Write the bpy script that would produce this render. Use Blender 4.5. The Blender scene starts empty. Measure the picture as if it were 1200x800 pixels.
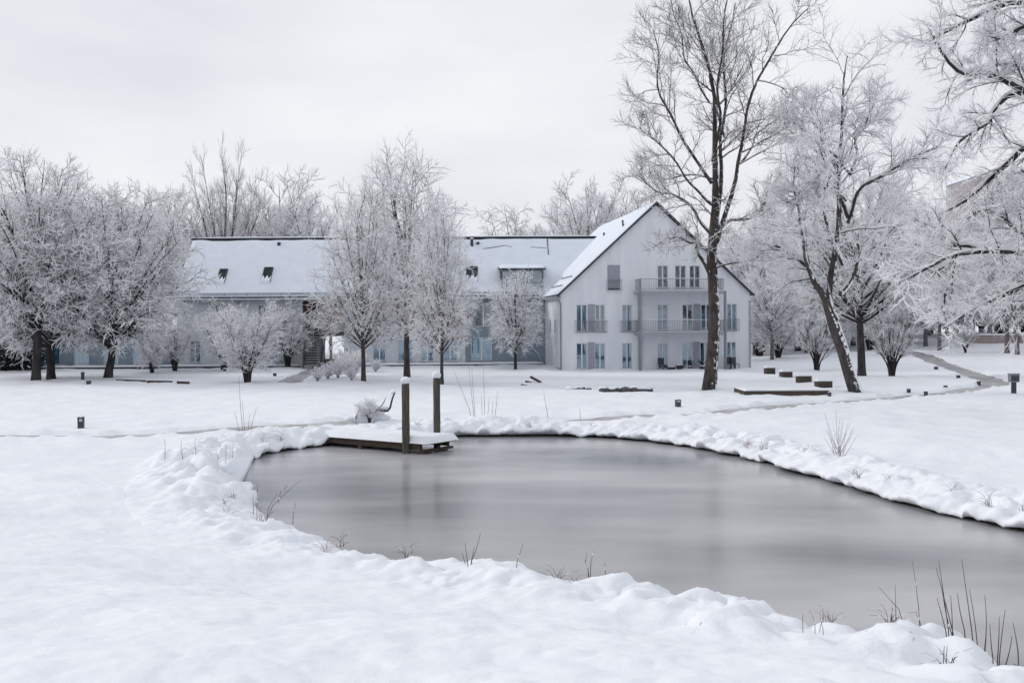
import bpy, bmesh, math, random
import numpy as np
from mathutils import Matrix, Vector

SC = bpy.context.scene
COL = SC.collection
random.seed(7)
RNG = np.random.default_rng(11)

# ------------------------------------------------------------------ camera
F = 1166.7                      # focal length in pixels of the 1200 x 800 photograph
ZC = 3.1                        # eye height above the building's ground
PITCH = math.atan(15 / F)
ROLL = math.radians(0.42)
FWD = np.array([0, math.cos(PITCH), -math.sin(PITCH)])
UP0 = np.array([0, math.sin(PITCH), math.cos(PITCH)])
RT0 = np.array([1.0, 0, 0])
RT = math.cos(ROLL) * RT0 - math.sin(ROLL) * UP0
UP = math.sin(ROLL) * RT0 + math.cos(ROLL) * UP0
CAM = np.array([0, 0, ZC])
cd = bpy.data.cameras.new('camera')
cd.sensor_width = 36; cd.lens = 35; cd.clip_start = 0.1; cd.clip_end = 4000
co = bpy.data.objects.new('camera', cd); COL.objects.link(co)
M4 = Matrix.Identity(4)
for i in range(3):
    M4[i][0] = RT[i]; M4[i][1] = UP[i]; M4[i][2] = -FWD[i]; M4[i][3] = CAM[i]
co.matrix_world = M4
SC.camera = co

# ------------------------------------------------------------------ sky, sun, exposure
SUN_EL, SUN_AZ = 26.0, -68.0      # sun veiled by cloud, low to the left
w = bpy.data.worlds.new('World'); SC.world = w; w.use_nodes = True
nt = w.node_tree; nt.nodes.clear()
wo = nt.nodes.new('ShaderNodeOutputWorld'); bg = nt.nodes.new('ShaderNodeBackground')
sky = nt.nodes.new('ShaderNodeTexSky'); sky.sky_type = 'NISHITA'; sky.sun_disc = False
sky.sun_elevation = math.radians(SUN_EL); sky.sun_rotation = math.radians(SUN_AZ)
sky.air_density = 1.0; sky.dust_density = 3.0; sky.ozone_density = 1.0
tc = nt.nodes.new('ShaderNodeTexCoord')
mp = nt.nodes.new('ShaderNodeMapping'); mp.inputs['Scale'].default_value = (1, 1, 3.2)
nz = nt.nodes.new('ShaderNodeTexNoise'); nz.inputs['Scale'].default_value = 2.2; nz.inputs['Detail'].default_value = 5
nz.inputs['Roughness'].default_value = 0.5
cr = nt.nodes.new('ShaderNodeValToRGB')
cr.color_ramp.elements[0].position = 0.32; cr.color_ramp.elements[0].color = (7.45, 7.6, 8.25, 1)
cr.color_ramp.elements[1].position = 0.66; cr.color_ramp.elements[1].color = (9.25, 9.35, 9.65, 1)
mx = nt.nodes.new('ShaderNodeMix'); mx.data_type = 'RGBA'; mx.inputs[0].default_value = 0.975
nt.links.new(tc.outputs['Generated'], mp.inputs[0]); nt.links.new(mp.outputs[0], nz.inputs['Vector'])
nt.links.new(nz.outputs['Fac'], cr.inputs[0])
nt.links.new(sky.outputs[0], mx.inputs[6]); nt.links.new(cr.outputs[0], mx.inputs[7])
nt.links.new(mx.outputs[2], bg.inputs[0]); bg.inputs[1].default_value = 0.1
nt.links.new(bg.outputs[0], wo.inputs[0])
sl = bpy.data.lights.new('sun', 'SUN'); sl.energy = 1.5; sl.angle = math.radians(14); sl.color = (1, 0.95, 0.88)
so = bpy.data.objects.new('sun', sl); COL.objects.link(so)
_e, _a = math.radians(SUN_EL), math.radians(SUN_AZ)
sundir = Vector((math.sin(_a) * math.cos(_e), math.cos(_a) * math.cos(_e), math.sin(_e)))
so.rotation_euler = sundir.to_track_quat('Z', 'Y').to_euler()
so.location = (-50, 30, 40)
SC.cycles.max_bounces = 14; SC.cycles.diffuse_bounces = 9; SC.cycles.transmission_bounces = 9
vs = SC.view_settings
vs.view_transform = 'Standard'; vs.look = 'None'; vs.gamma = 1; vs.exposure = 0.0; vs.use_curve_mapping = False

# ------------------------------------------------------------------ materials
MATS = {}
def mat(name, col, rough=0.7, spec=0.3, col2=None, scale=5.0, detail=4, bump=0.0, bscale=None, metallic=0, stretch=None, lo=0.35, hi=0.65):
    m = bpy.data.materials.new(name); m.use_nodes = True
    n = m.node_tree; b = n.nodes['Principled BSDF']
    b.inputs['Base Color'].default_value = (*col, 1); b.inputs['Roughness'].default_value = rough
    b.inputs['Specular IOR Level'].default_value = spec; b.inputs['Metallic'].default_value = metallic
    if col2 is not None or bump:
        t = n.nodes.new('ShaderNodeTexCoord'); src = t.outputs['Object']
        if stretch:
            mm = n.nodes.new('ShaderNodeMapping'); mm.inputs['Scale'].default_value = stretch
            n.links.new(src, mm.inputs[0]); src = mm.outputs[0]
    if col2 is not None:
        x = n.nodes.new('ShaderNodeTexNoise'); x.inputs['Scale'].default_value = scale; x.inputs['Detail'].default_value = detail
        n.links.new(src, x.inputs['Vector'])
        r = n.nodes.new('ShaderNodeValToRGB')
        r.color_ramp.elements[0].position = lo; r.color_ramp.elements[0].color = (*col, 1)
        r.color_ramp.elements[1].position = hi; r.color_ramp.elements[1].color = (*col2, 1)
        n.links.new(x.outputs['Fac'], r.inputs[0]); n.links.new(r.outputs[0], b.inputs['Base Color'])
    if bump:
        x2 = n.nodes.new('ShaderNodeTexNoise'); x2.inputs['Scale'].default_value = bscale or scale * 3; x2.inputs['Detail'].default_value = 5
        n.links.new(src, x2.inputs['Vector'])
        bp = n.nodes.new('ShaderNodeBump'); bp.inputs['Strength'].default_value = 1.0; bp.inputs['Distance'].default_value = bump
        n.links.new(x2.outputs['Fac'], bp.inputs['Height']); n.links.new(bp.outputs[0], b.inputs['Normal'])
    MATS[name] = m
    return m
mat('snow', (0.74, 0.775, 0.83), 0.75, 0.2, (0.78, 0.81, 0.855), 0.8, 5, 0.024, 5.5)
mat('roof_snow', (0.66, 0.715, 0.80), 0.8, 0.15, (0.70, 0.75, 0.83), 1.2, 5, 0.012, 6.0)
mat('bark', (0.022, 0.021, 0.024), 0.9, 0.2, (0.058, 0.053, 0.054), 4, 5, 0.03, 14, stretch=(1, 1, 0.3))
mat('bark_brown', (0.036, 0.033, 0.033), 0.9, 0.2, (0.085, 0.075, 0.07), 5, 5, 0.02, 16, stretch=(1, 1, 0.3))
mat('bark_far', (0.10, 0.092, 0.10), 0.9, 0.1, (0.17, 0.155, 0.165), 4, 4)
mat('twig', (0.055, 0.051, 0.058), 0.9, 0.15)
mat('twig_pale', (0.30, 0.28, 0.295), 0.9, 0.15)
mat('wall_white', (0.655, 0.685, 0.735), 0.85, 0.2, (0.73, 0.75, 0.79), 1.1, 6, 0.004, 40, stretch=(1.6, 1.6, 0.22))
mat('wall_grey', (0.50, 0.54, 0.58), 0.85, 0.2, (0.55, 0.58, 0.61), 0.5, 6, 0.004, 40)
mat('wall_blue_shade', (0.20, 0.25, 0.30), 0.85, 0.2, (0.25, 0.30, 0.35), 0.7, 5, 0.004, 30)  # blue-grey of annex and dormer; on the wing it carries painted shade
mat('tile', (0.035, 0.038, 0.045), 0.7, 0.3, (0.06, 0.062, 0.07), 6, 3)
mat('frame_white', (0.62, 0.65, 0.68), 0.5, 0.4)
mat('metal_grey', (0.19, 0.205, 0.235), 0.5, 0.4, (0.23, 0.245, 0.27), 3, 3)
mat('metal_dark', (0.03, 0.035, 0.045), 0.5, 0.4, (0.05, 0.055, 0.065), 4, 3)
mat('gutter', (0.30, 0.32, 0.35), 0.5, 0.4)
mat('shutter', (0.30, 0.31, 0.37), 0.7, 0.3, (0.34, 0.35, 0.41), 4, 3)
mat('curtain', (0.16, 0.34, 0.45), 0.9, 0.1, (0.24, 0.44, 0.55), 3, 3, stretch=(6, 1, 0.6))
mat('curtain_pale', (0.40, 0.50, 0.56), 0.9, 0.1, (0.48, 0.57, 0.62), 3, 3, stretch=(6, 1, 0.6))
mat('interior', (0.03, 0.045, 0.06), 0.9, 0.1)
mat('wood', (0.045, 0.036, 0.032), 0.85, 0.2, (0.10, 0.075, 0.06), 5, 6, 0.01, 30, stretch=(1, 6, 6))
mat('post_wood', (0.05, 0.044, 0.04), 0.9, 0.2, (0.12, 0.105, 0.09), 6, 6, 0.008, 30, stretch=(5, 5, 0.5))
mat('red_beam', (0.045, 0.024, 0.03), 0.7, 0.2)
mat('brown_panel', (0.25, 0.24, 0.24), 0.8, 0.2, (0.32, 0.30, 0.295), 3, 4)
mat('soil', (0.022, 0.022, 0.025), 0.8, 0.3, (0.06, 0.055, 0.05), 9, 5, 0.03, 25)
mat('path', (0.30, 0.30, 0.315), 0.8, 0.25, (0.52, 0.53, 0.55), 1.6, 6, 0.01, 14)
mat('path_wet', (0.22, 0.225, 0.24), 0.6, 0.4, (0.42, 0.425, 0.44), 1.5, 6, 0.01, 14)
mat('stalk', (0.04, 0.032, 0.032), 0.9, 0.1, (0.09, 0.07, 0.06), 12, 3)
mat('dead_leaf', (0.17, 0.095, 0.07), 0.9, 0.1, (0.26, 0.17, 0.13), 6, 3)
mat('evergreen', (0.018, 0.028, 0.035), 0.8, 0.2, (0.035, 0.045, 0.05), 4, 3)
mat('stone', (0.055, 0.055, 0.065), 0.9, 0.2, (0.12, 0.12, 0.13), 7, 5, 0.02, 18)
mat('tower_wall', (0.27, 0.25, 0.27), 0.9, 0.1, (0.33, 0.30, 0.32), 0.3, 4)
mat('tower_red', (0.30, 0.14, 0.15), 0.9, 0.1)
mat('brick_wall', (0.30, 0.25, 0.245), 0.9, 0.1, (0.37, 0.31, 0.30), 2, 5)
mat('pot', (0.05, 0.045, 0.045), 0.8, 0.2)
mat('lamp_glass', (0.65, 0.67, 0.7), 0.4, 0.4)

def thin_snow(name, col, tr):
    m = bpy.data.materials.new(name); m.use_nodes = True; n = m.node_tree; n.nodes.clear()
    o = n.nodes.new('ShaderNodeOutputMaterial'); mixn = n.nodes.new('ShaderNodeMixShader'); mixn.inputs[0].default_value = tr
    d = n.nodes.new('ShaderNodeBsdfDiffuse'); d.inputs[0].default_value = (*col, 1); t = n.nodes.new('ShaderNodeBsdfTranslucent'); t.inputs[0].default_value = (*col, 1)
    n.links.new(d.outputs[0], mixn.inputs[1]); n.links.new(t.outputs[0], mixn.inputs[2]); n.links.new(mixn.outputs[0], o.inputs[0]); MATS[name] = m
thin_snow('tree_snow', (0.94, 0.945, 0.96), 0.40)
thin_snow('twig_frost', (0.78, 0.775, 0.80), 0.38)
def glass_mat():
    m = bpy.data.materials.new('glass'); m.use_nodes = True
    n = m.node_tree; n.nodes.clear()
    o = n.nodes.new('ShaderNodeOutputMaterial'); mixn = n.nodes.new('ShaderNodeMixShader')
    t = n.nodes.new('ShaderNodeBsdfTransparent'); t.inputs[0].default_value = (0.80, 0.88, 0.92, 1)
    g = n.nodes.new('ShaderNodeBsdfGlossy'); g.inputs['Roughness'].default_value = 0.03; g.inputs[0].default_value = (0.9, 0.95, 1, 1)
    mixn.inputs[0].default_value = 0.16
    n.links.new(t.outputs[0], mixn.inputs[1]); n.links.new(g.outputs[0], mixn.inputs[2]); n.links.new(mixn.outputs[0], o.inputs[0])
    MATS['glass'] = m
glass_mat()

def ice_mat():
    m = bpy.data.materials.new('ice'); m.use_nodes = True
    n = m.node_tree; b = n.nodes['Principled BSDF']
    t = n.nodes.new('ShaderNodeTexCoord')
    mm = n.nodes.new('ShaderNodeMapping'); mm.inputs['Scale'].default_value = (0.13, 0.30, 1); mm.inputs['Rotation'].default_value = (0, 0, 0.35)
    n.links.new(t.outputs['Object'], mm.inputs[0])
    a = n.nodes.new('ShaderNodeTexNoise'); a.inputs['Scale'].default_value = 1.0; a.inputs['Detail'].default_value = 4; a.inputs['Roughness'].default_value = 0.45
    n.links.new(mm.outputs[0], a.inputs['Vector'])
    r = n.nodes.new('ShaderNodeValToRGB')
    r.color_ramp.elements[0].position = 0.36; r.color_ramp.elements[0].color = (0.22, 0.228, 0.245, 1)
    r.color_ramp.elements[1].position = 0.66; r.color_ramp.elements[1].color = (0.47, 0.472, 0.49, 1)
    n.links.new(a.outputs['Fac'], r.inputs[0]); n.links.new(r.outputs[0], b.inputs['Base Color'])
    r2 = n.nodes.new('ShaderNodeMapRange'); r2.inputs[1].default_value = 0.3; r2.inputs[2].default_value = 0.7
    r2.inputs[3].default_value = 0.13; r2.inputs[4].default_value = 0.28
    n.links.new(a.outputs['Fac'], r2.inputs[0]); n.links.new(r2.outputs[0], b.inputs['Roughness'])
    b.inputs['IOR'].default_value = 1.31; b.inputs['Specular IOR Level'].default_value = 0.62
    f = n.nodes.new('ShaderNodeTexNoise'); f.inputs['Scale'].default_value = 5; f.inputs['Detail'].default_value = 6
    n.links.new(t.outputs['Object'], f.inputs['Vector'])
    bp = n.nodes.new('ShaderNodeBump'); bp.inputs['Distance'].default_value = 0.004; bp.inputs['Strength'].default_value = 0.6
    n.links.new(f.outputs['Fac'], bp.inputs['Height']); n.links.new(bp.outputs[0], b.inputs['Normal'])
    MATS['ice'] = m
ice_mat()

def plastered_bark():
    # bark with snow blown onto the windward side of the trunk
    m = MATS['bark_brown'].copy(); m.name = 'bark_plastered'
    n = m.node_tree; b = n.nodes['Principled BSDF']
    old = b.inputs['Base Color'].links[0].from_socket
    g = n.nodes.new('ShaderNodeNewGeometry'); sx = n.nodes.new('ShaderNodeSeparateXYZ')
    n.links.new(g.outputs['True Normal'], sx.inputs[0])
    t = n.nodes.new('ShaderNodeTexCoord'); z = n.nodes.new('ShaderNodeTexNoise'); z.inputs['Scale'].default_value = 5; z.inputs['Detail'].default_value = 5
    n.links.new(t.outputs['Object'], z.inputs['Vector'])
    ad = n.nodes.new('ShaderNodeMath'); ad.operation = 'MULTIPLY_ADD'; ad.inputs[1].default_value = 0.45
    n.links.new(sx.outputs[0], ad.inputs[0]); n.links.new(z.outputs['Fac'], ad.inputs[2])
    gt = n.nodes.new('ShaderNodeMapRange'); gt.inputs[1].default_value = 0.60; gt.inputs[2].default_value = 0.66
    n.links.new(ad.outputs[0], gt.inputs[0])
    mxn = n.nodes.new('ShaderNodeMix'); mxn.data_type = 'RGBA'
    n.links.new(gt.outputs[0], mxn.inputs[0]); n.links.new(old, mxn.inputs[6]); mxn.inputs[7].default_value = (0.74, 0.76, 0.8, 1)
    n.links.new(mxn.outputs[2], b.inputs['Base Color'])
    MATS['bark_plastered'] = m
plastered_bark()
_m = MATS['bark_plastered'].copy(); _m.name = 'bark_mottled'; MATS['bark_mottled'] = _m
for _n in _m.node_tree.nodes:
    if _n.type == 'VALTORGB': _n.color_ramp.elements[0].color = (0.028, 0.025, 0.025, 1); _n.color_ramp.elements[1].color = (0.085, 0.072, 0.064, 1)
    if _n.type == 'MAP_RANGE': _n.inputs[1].default_value = 0.70; _n.inputs[2].default_value = 0.76
    if _n.type == 'MATH': _n.inputs[1].default_value = 0.28

# ------------------------------------------------------------------ pixel rays
def ray(px, py):
    d = FWD + RT * ((px - 600) / F) + UP * ((400 - py) / F)
    return d
def at_y(px, py, Y):
    d = ray(px, py); return CAM + d * (Y / d[1])
def at_z(px, py, z):
    d = ray(px, py); return CAM + d * ((z - ZC) / d[2])

# ------------------------------------------------------------------ noise
def _hash(ix, iy, s):
    h = (ix * 374761393 + iy * 668265263 + s * 974711) & 0xffffffff
    h = ((h ^ (h >> 13)) * 1274126177) & 0xffffffff
    h = h ^ (h >> 16)
    return (h & 0xffff) / 65535.0
def vnoise(x, y, s=0):
    x = np.asarray(x, float); y = np.asarray(y, float)
    ix = np.floor(x).astype(np.int64); iy = np.floor(y).astype(np.int64)
    fx = x - ix; fy = y - iy
    fx = fx * fx * fx * (fx * (fx * 6 - 15) + 10); fy = fy * fy * fy * (fy * (fy * 6 - 15) + 10)
    a = _hash(ix, iy, s); b = _hash(ix + 1, iy, s); c = _hash(ix, iy + 1, s); d = _hash(ix + 1, iy + 1, s)
    return (a + (b - a) * fx + (c - a) * fy + (a - b - c + d) * fx * fy) * 2 - 1
def fbm(x, y, s=0, o=3):
    t = 0; a = 1.0
    for k in range(o):
        t = t + a * vnoise(x * 2 ** k + 17.3 * k, y * 2 ** k + 9.1 * k, s + k); a *= 0.5
    return t
def sstep(a, b, x):
    t = np.clip((x - a) / (b - a), 0, 1); return t * t * (3 - 2 * t)

# ------------------------------------------------------------------ terrain shape
WATER = -0.5
def base_z(x, y):
    x = np.asarray(x, float); y = np.asarray(y, float)
    d = np.hypot(x * 0.72, y)
    z = 1.5 * (1 - sstep(2.5, 15.5, d)) - 0.12 * sstep(9, 15, d) * (1 - sstep(19, 28, y))
    z = z + 0.30 * np.exp(-((x + 9) / 6.0) ** 2 - ((y - 12) / 7.0) ** 2)
    z = z + 0.25 * sstep(71, 80, y) * (1 - sstep(8, 16, x))
    z = z + 2.3 * sstep(14, 52, x) * sstep(52, 112, y)
    z = z + 1.2 * sstep(110, 300, y)
    if POND_C is not None:      # the lawn eases down to the shore
        shp = np.shape(z); z = np.array(z, float).reshape(-1); X = np.broadcast_to(x, shp).reshape(-1); Y = np.broadcast_to(y, shp).reshape(-1)
        k = np.nonzero((X > PB[0] - 7) & (X < PB[1] + 7) & (Y > PB[2] - 7) & (Y < PB[3] + 7))[0]
        if len(k):
            d = seg_dist(X[k], Y[k], POND_C); d = np.where(inside(X[k], Y[k], POND_C), 0, d)
            m = 1 - sstep(0.3, 6.2, d); z[k] = z[k] * (1 - m) + np.minimum(z[k], -0.16) * m
        z = z.reshape(shp)
    return z
POND_C = None
def ground_noise(X, Y, R_):
    fade = 1 - sstep(60, 200, R_) * 0.6
    Z = 0.05 * fbm(X * 0.45, Y * 0.45, 3, 3) * fade + 0.12 * vnoise(X * 0.17 + 5, Y * 0.24, 77) * (1 - sstep(20, 40, R_))
    Z = Z + 0.036 * fbm(X * 1.3, Y * 1.5, 8, 3) * fade
    return Z + 0.018 * np.abs(fbm(X * 3.6, Y * 4.6, 21, 2)) * (1 - sstep(18, 34, R_))
def ground_hit(px, py):
    d = ray(px, py); t = np.geomspace(2, 400, 4000)
    p = CAM[None] + d[None] * t[:, None]
    below = p[:, 2] < base_z(p[:, 0], p[:, 1])
    i = int(np.argmax(below)) if below.any() else len(t) - 1
    return p[i]
def gp(x, y, dz=0.0):
    return np.array([x, y, float(base_z(x, y)) + dz])

# pond outline
far = [(272, 558), (285, 542), (322, 531), (390, 521), (450, 516), (530, 512), (600, 511), (680, 512), (745, 516), (800, 523), (850, 532), (905, 545), (960, 562), (1010, 579), (1060, 593), (1120, 607), (1200, 625), (1300, 652)]
near = [(1420, 770), (1330, 800), (1240, 792), (1160, 768), (1110, 745), (1060, 736), (1010, 742), (975, 735), (935, 716), (880, 706), (810, 700), (745, 692), (690, 679), (630, 668), (565, 659), (500, 655), (440, 647), (390, 630), (332, 611), (291, 595), (272, 575)]
pts = [at_z(x, y, WATER)[:2] for x, y in far] + [at_z(x, y, -0.12)[:2] + np.array([0, 0.35]) for x, y in near]
def catmull(P, n, closed=True):
    P = np.array(P); out = []; N = len(P)
    for i in range(N if closed else N - 1):
        if closed: p0, p1, p2, p3 = P[i - 1], P[i], P[(i + 1) % N], P[(i + 2) % N]
        else: p0, p1, p2, p3 = P[max(i - 1, 0)], P[i], P[i + 1], P[min(i + 2, N - 1)]
        for t in np.linspace(0, 1, n, endpoint=False):
            out.append(0.5 * ((2 * p1) + (-p0 + p2) * t + (2 * p0 - 5 * p1 + 4 * p2 - p3) * t * t + (-p0 + 3 * p1 - 3 * p2 + p3) * t ** 3))
    if not closed: out.append(P[-1])
    return np.array(out)
def resample(P, step, closed=True):
    Q = np.vstack([P, P[:1]]) if closed else P
    s = np.concatenate([[0], np.cumsum(np.linalg.norm(np.diff(Q, axis=0), axis=1))])
    n = max(3, int(s[-1] / step)); u = np.linspace(0, s[-1], n, endpoint=not closed)
    return np.stack([np.interp(u, s, Q[:, k]) for k in range(Q.shape[1])], 1)
POND = resample(catmull(pts, 8), 0.35)
def seg_dist(x, y, P, closed=True):
    Q = np.vstack([P, P[:1]]) if closed else P
    best = np.full(x.shape, 1e9)
    for a, b in zip(Q[:-1], Q[1:]):
        ab = b - a; t = np.clip(((x - a[0]) * ab[0] + (y - a[1]) * ab[1]) / (ab @ ab + 1e-12), 0, 1)
        best = np.minimum(best, (x - a[0] - t * ab[0]) ** 2 + (y - a[1] - t * ab[1]) ** 2)
    return np.sqrt(best)
def inside(x, y, P):
    r = np.zeros(x.shape, bool); Q = np.vstack([P, P[:1]])
    for a, b in zip(Q[:-1], Q[1:]):
        if a[1] == b[1]: continue
        c = ((a[1] > y) != (b[1] > y)) & (x < (b[0] - a[0]) * (y - a[1]) / (b[1] - a[1]) + a[0])
        r ^= c
    return r

POND_C = resample(POND, 0.8); PB = (POND[:, 0].min(), POND[:, 0].max(), POND[:, 1].min(), POND[:, 1].max())
# path centre lines
def gline(pp): return np.array([ground_hit(x, y)[:2] for x, y in pp])
PATHS = {
 'left': (resample(catmull(gline([(-260, 520), (-80, 513), (0, 510), (120, 508.5), (240, 504), (330, 498), (420, 493.5)]), 8, False), 0.6, False), 0.55),
 'right': (resample(catmull(gline([(640, 493), (740, 487), (830, 482), (920, 475), (1000, 468.5), (1080, 462), (1150, 453.5)]), 8, False), 0.6, False), 0.65),
 'branch': (resample(catmull(gline([(1150, 453.5), (1168, 448), (1150, 441), (1120, 431), (1095, 422), (1085, 417), (1060, 411)]), 8, False), 0.7, False), 0.7),
 'house': (resample(catmull(gline([(336, 447), (352, 440), (372, 431), (384, 427)]), 8, False), 0.5, False), 0.75)}

# ------------------------------------------------------------------ mesh helpers
def newobj(name, me, parent=None):
    o = bpy.data.objects.new(name, me); COL.objects.link(o)
    if parent is not None: o.parent = parent
    return o
def tag(o, label=None, cat=None, group=None, kind=None):
    if label: o['label'] = label
    if cat: o['category'] = cat
    if group: o['group'] = group
    if kind: o['kind'] = kind
    return o
def empty(name, loc, rz=0, label=None, cat=None, group=None):
    o = bpy.data.objects.new(name, None); COL.objects.link(o); o.location = tuple(loc); o.rotation_euler = (0, 0, rz)
    o.empty_display_size = 0.3
    return tag(o, label, cat, group)
class Geo:
    def __init__(s): s.v = []; s.f = []; s.m = []; s.n = 0
    def add(s, v, f, m=0):
        v = np.asarray(v, float).reshape(-1, 3); f = np.asarray(f, np.int64)
        if f.size == 0: return
        if f.shape[1] == 3: f = np.concatenate([f, f[:, 2:3]], 1); 
        s.v.append(v); s.f.append(f + s.n); s.n += len(v)
        s.m.append(np.full(len(f), m) if np.isscalar(m) else np.asarray(m))
    def mesh(s, name, mats, smooth=False):
        me = bpy.data.meshes.new(name)
        if s.v:
            v = np.concatenate(s.v); f = np.concatenate(s.f); m = np.concatenate(s.m)
            tri = f[:, 2] == f[:, 3]
            cnt = np.where(tri, 3, 4); keep = np.ones(f.shape, bool); keep[tri, 3] = False
            loops = f[keep]; start = np.concatenate([[0], np.cumsum(cnt)[:-1]])
            me.vertices.add(len(v)); me.vertices.foreach_set('co', v.astype(np.float32).ravel())
            me.loops.add(len(loops)); me.loops.foreach_set('vertex_index', loops.astype(np.int32))
            me.polygons.add(len(f)); me.polygons.foreach_set('loop_start', start.astype(np.int32)); me.polygons.foreach_set('loop_total', cnt.astype(np.int32))
            me.polygons.foreach_set('material_index', m.astype(np.int32))
            me.polygons.foreach_set('use_smooth', np.full(len(f), bool(smooth)))
        for k in mats: me.materials.append(MATS[k])
        me.update(calc_edges=True); me.validate()
        return me
    def build(s, name, mats, parent=None, smooth=False):
        if isinstance(mats, str): mats = [mats]
        return newobj(name, s.mesh(name, mats, smooth), parent)
    def box(s, x0, x1, y0, y1, z0, z1, m=0, M=None):
        v = np.array([[x0, y0, z0], [x1, y0, z0], [x1, y1, z0], [x0, y1, z0], [x0, y0, z1], [x1, y0, z1], [x1, y1, z1], [x0, y1, z1]], float)
        if M is not None: v = v @ M[:3, :3].T + M[:3, 3]
        s.add(v, [[0, 3, 2, 1], [4, 5, 6, 7], [0, 1, 5, 4], [1, 2, 6, 5], [2, 3, 7, 6], [3, 0, 4, 7]], m); return s
    def bar(s, a, b, w, h=None, m=0):
        a = np.array(a, float); b = np.array(b, float); h = h or w
        t = b - a; L = np.linalg.norm(t); t = t / L
        ref = np.array([0, 0, 1.0]) if abs(t[2]) < 0.9 else np.array([1.0, 0, 0])
        n1 = np.cross(t, ref); n1 /= np.linalg.norm(n1); n2 = np.cross(n1, t)
        q = [a + n1 * w / 2 * i + n2 * h / 2 * j for i, j in ((-1, -1), (1, -1), (1, 1), (-1, 1))]
        q += [p + t * L for p in q]
        s.add(q, [[0, 3, 2, 1], [4, 5, 6, 7], [0, 1, 5, 4], [1, 2, 6, 5], [2, 3, 7, 6], [3, 0, 4, 7]], m); return s
    def prism(s, poly, d0, d1, axis=1, m=0):
        # poly: list of 2-D points in the plane normal to axis (1: x,z ; 0: y,z ; 2: x,y), extruded between d0 and d1
        n = len(poly); v = []
        for d in (d0, d1):
            for a, b in poly: v.append((a, d, b) if axis == 1 else (d, a, b) if axis == 0 else (a, b, d))
        f = [[i, (i + 1) % n, n + (i + 1) % n, n + i] for i in range(n)]
        s.add(v, f, m)
        c = np.array(v)
        for o in (0, n):
            for i in range(1, n - 1): s.f.append(np.array([[o, o + i, o + i + 1, o + i + 1]]) + s.n - 2 * n); s.m.append(np.array([m]))
        return s

def tubes(P, R, sides, phase=None, rx=1.0):
    """P (N,K,3), R (N,K) -> verts, quads; quads ordered branch, segment, side."""
    N, K, _ = P.shape
    T = np.gradient(P, axis=1); T /= np.linalg.norm(T, axis=2, keepdims=True) + 1e-9
    ref = np.where((np.abs(T[:, :1, 2:3]) > 0.95), np.array([1.0, 0, 0]), np.array([0, 0, 1.0]))
    n1 = np.cross(T, np.broadcast_to(ref, T.shape)); n1 /= np.linalg.norm(n1, axis=2, keepdims=True) + 1e-9
    n2 = np.cross(n1, T)
    a = np.arange(sides) * 2 * np.pi / sides
    if phase is None: ph = np.zeros(N)
    else: ph = np.broadcast_to(phase, (N,))
    A = a[None, :] + ph[:, None]
    c = np.cos(A)[:, None, :, None] * rx; sn = np.sin(A)[:, None, :, None]
    V = P[:, :, None, :] + R[:, :, None, None] * (c * n1[:, :, None, :] + sn * n2[:, :, None, :])
    i = np.arange(N)[:, None, None] * K * sides; k = np.arange(K - 1)[None, :, None] * sides; j = np.arange(sides)[None, None, :]; j2 = (j + 1) % sides
    q = np.stack([i + k + j, i + k + j2, i + k + sides + j2, i + k + sides + j], -1).reshape(-1, 4)
    return V.reshape(-1, 3), q

def blob(g, c, r, m=0, rng=RNG, seg=8, rings=5, wob=0.2):
    """uneven rounded lump"""
    c = np.array(c, float); r = np.broadcast_to(np.array(r, float), (3,))
    ph = rng.uniform(0, 6.28, 4)
    th = np.linspace(0, np.pi, rings + 1)[:, None]; fi = (np.arange(seg) * 2 * np.pi / seg)[None]
    k = 1 + wob * (np.sin(2 * fi + ph[0]) * np.sin(th) + 0.6 * np.sin(3 * fi + ph[1]) * np.sin(2 * th + ph[2]))
    x = np.sin(th) * np.cos(fi) * k; y = np.sin(th) * np.sin(fi) * k; z = np.cos(th) * np.ones_like(fi) * (1 + 0.0 * k)
    v = np.stack([x * r[0], y * r[1], z * r[2]], -1).reshape(-1, 3) + c
    i = np.arange(rings)[:, None] * seg; j = np.arange(seg)[None]; j2 = (j + 1) % seg
    f = np.stack([i + j, i + seg + j, i + seg + j2, i + j2], -1).reshape(-1, 4)
    g.add(v, f, m)

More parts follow.
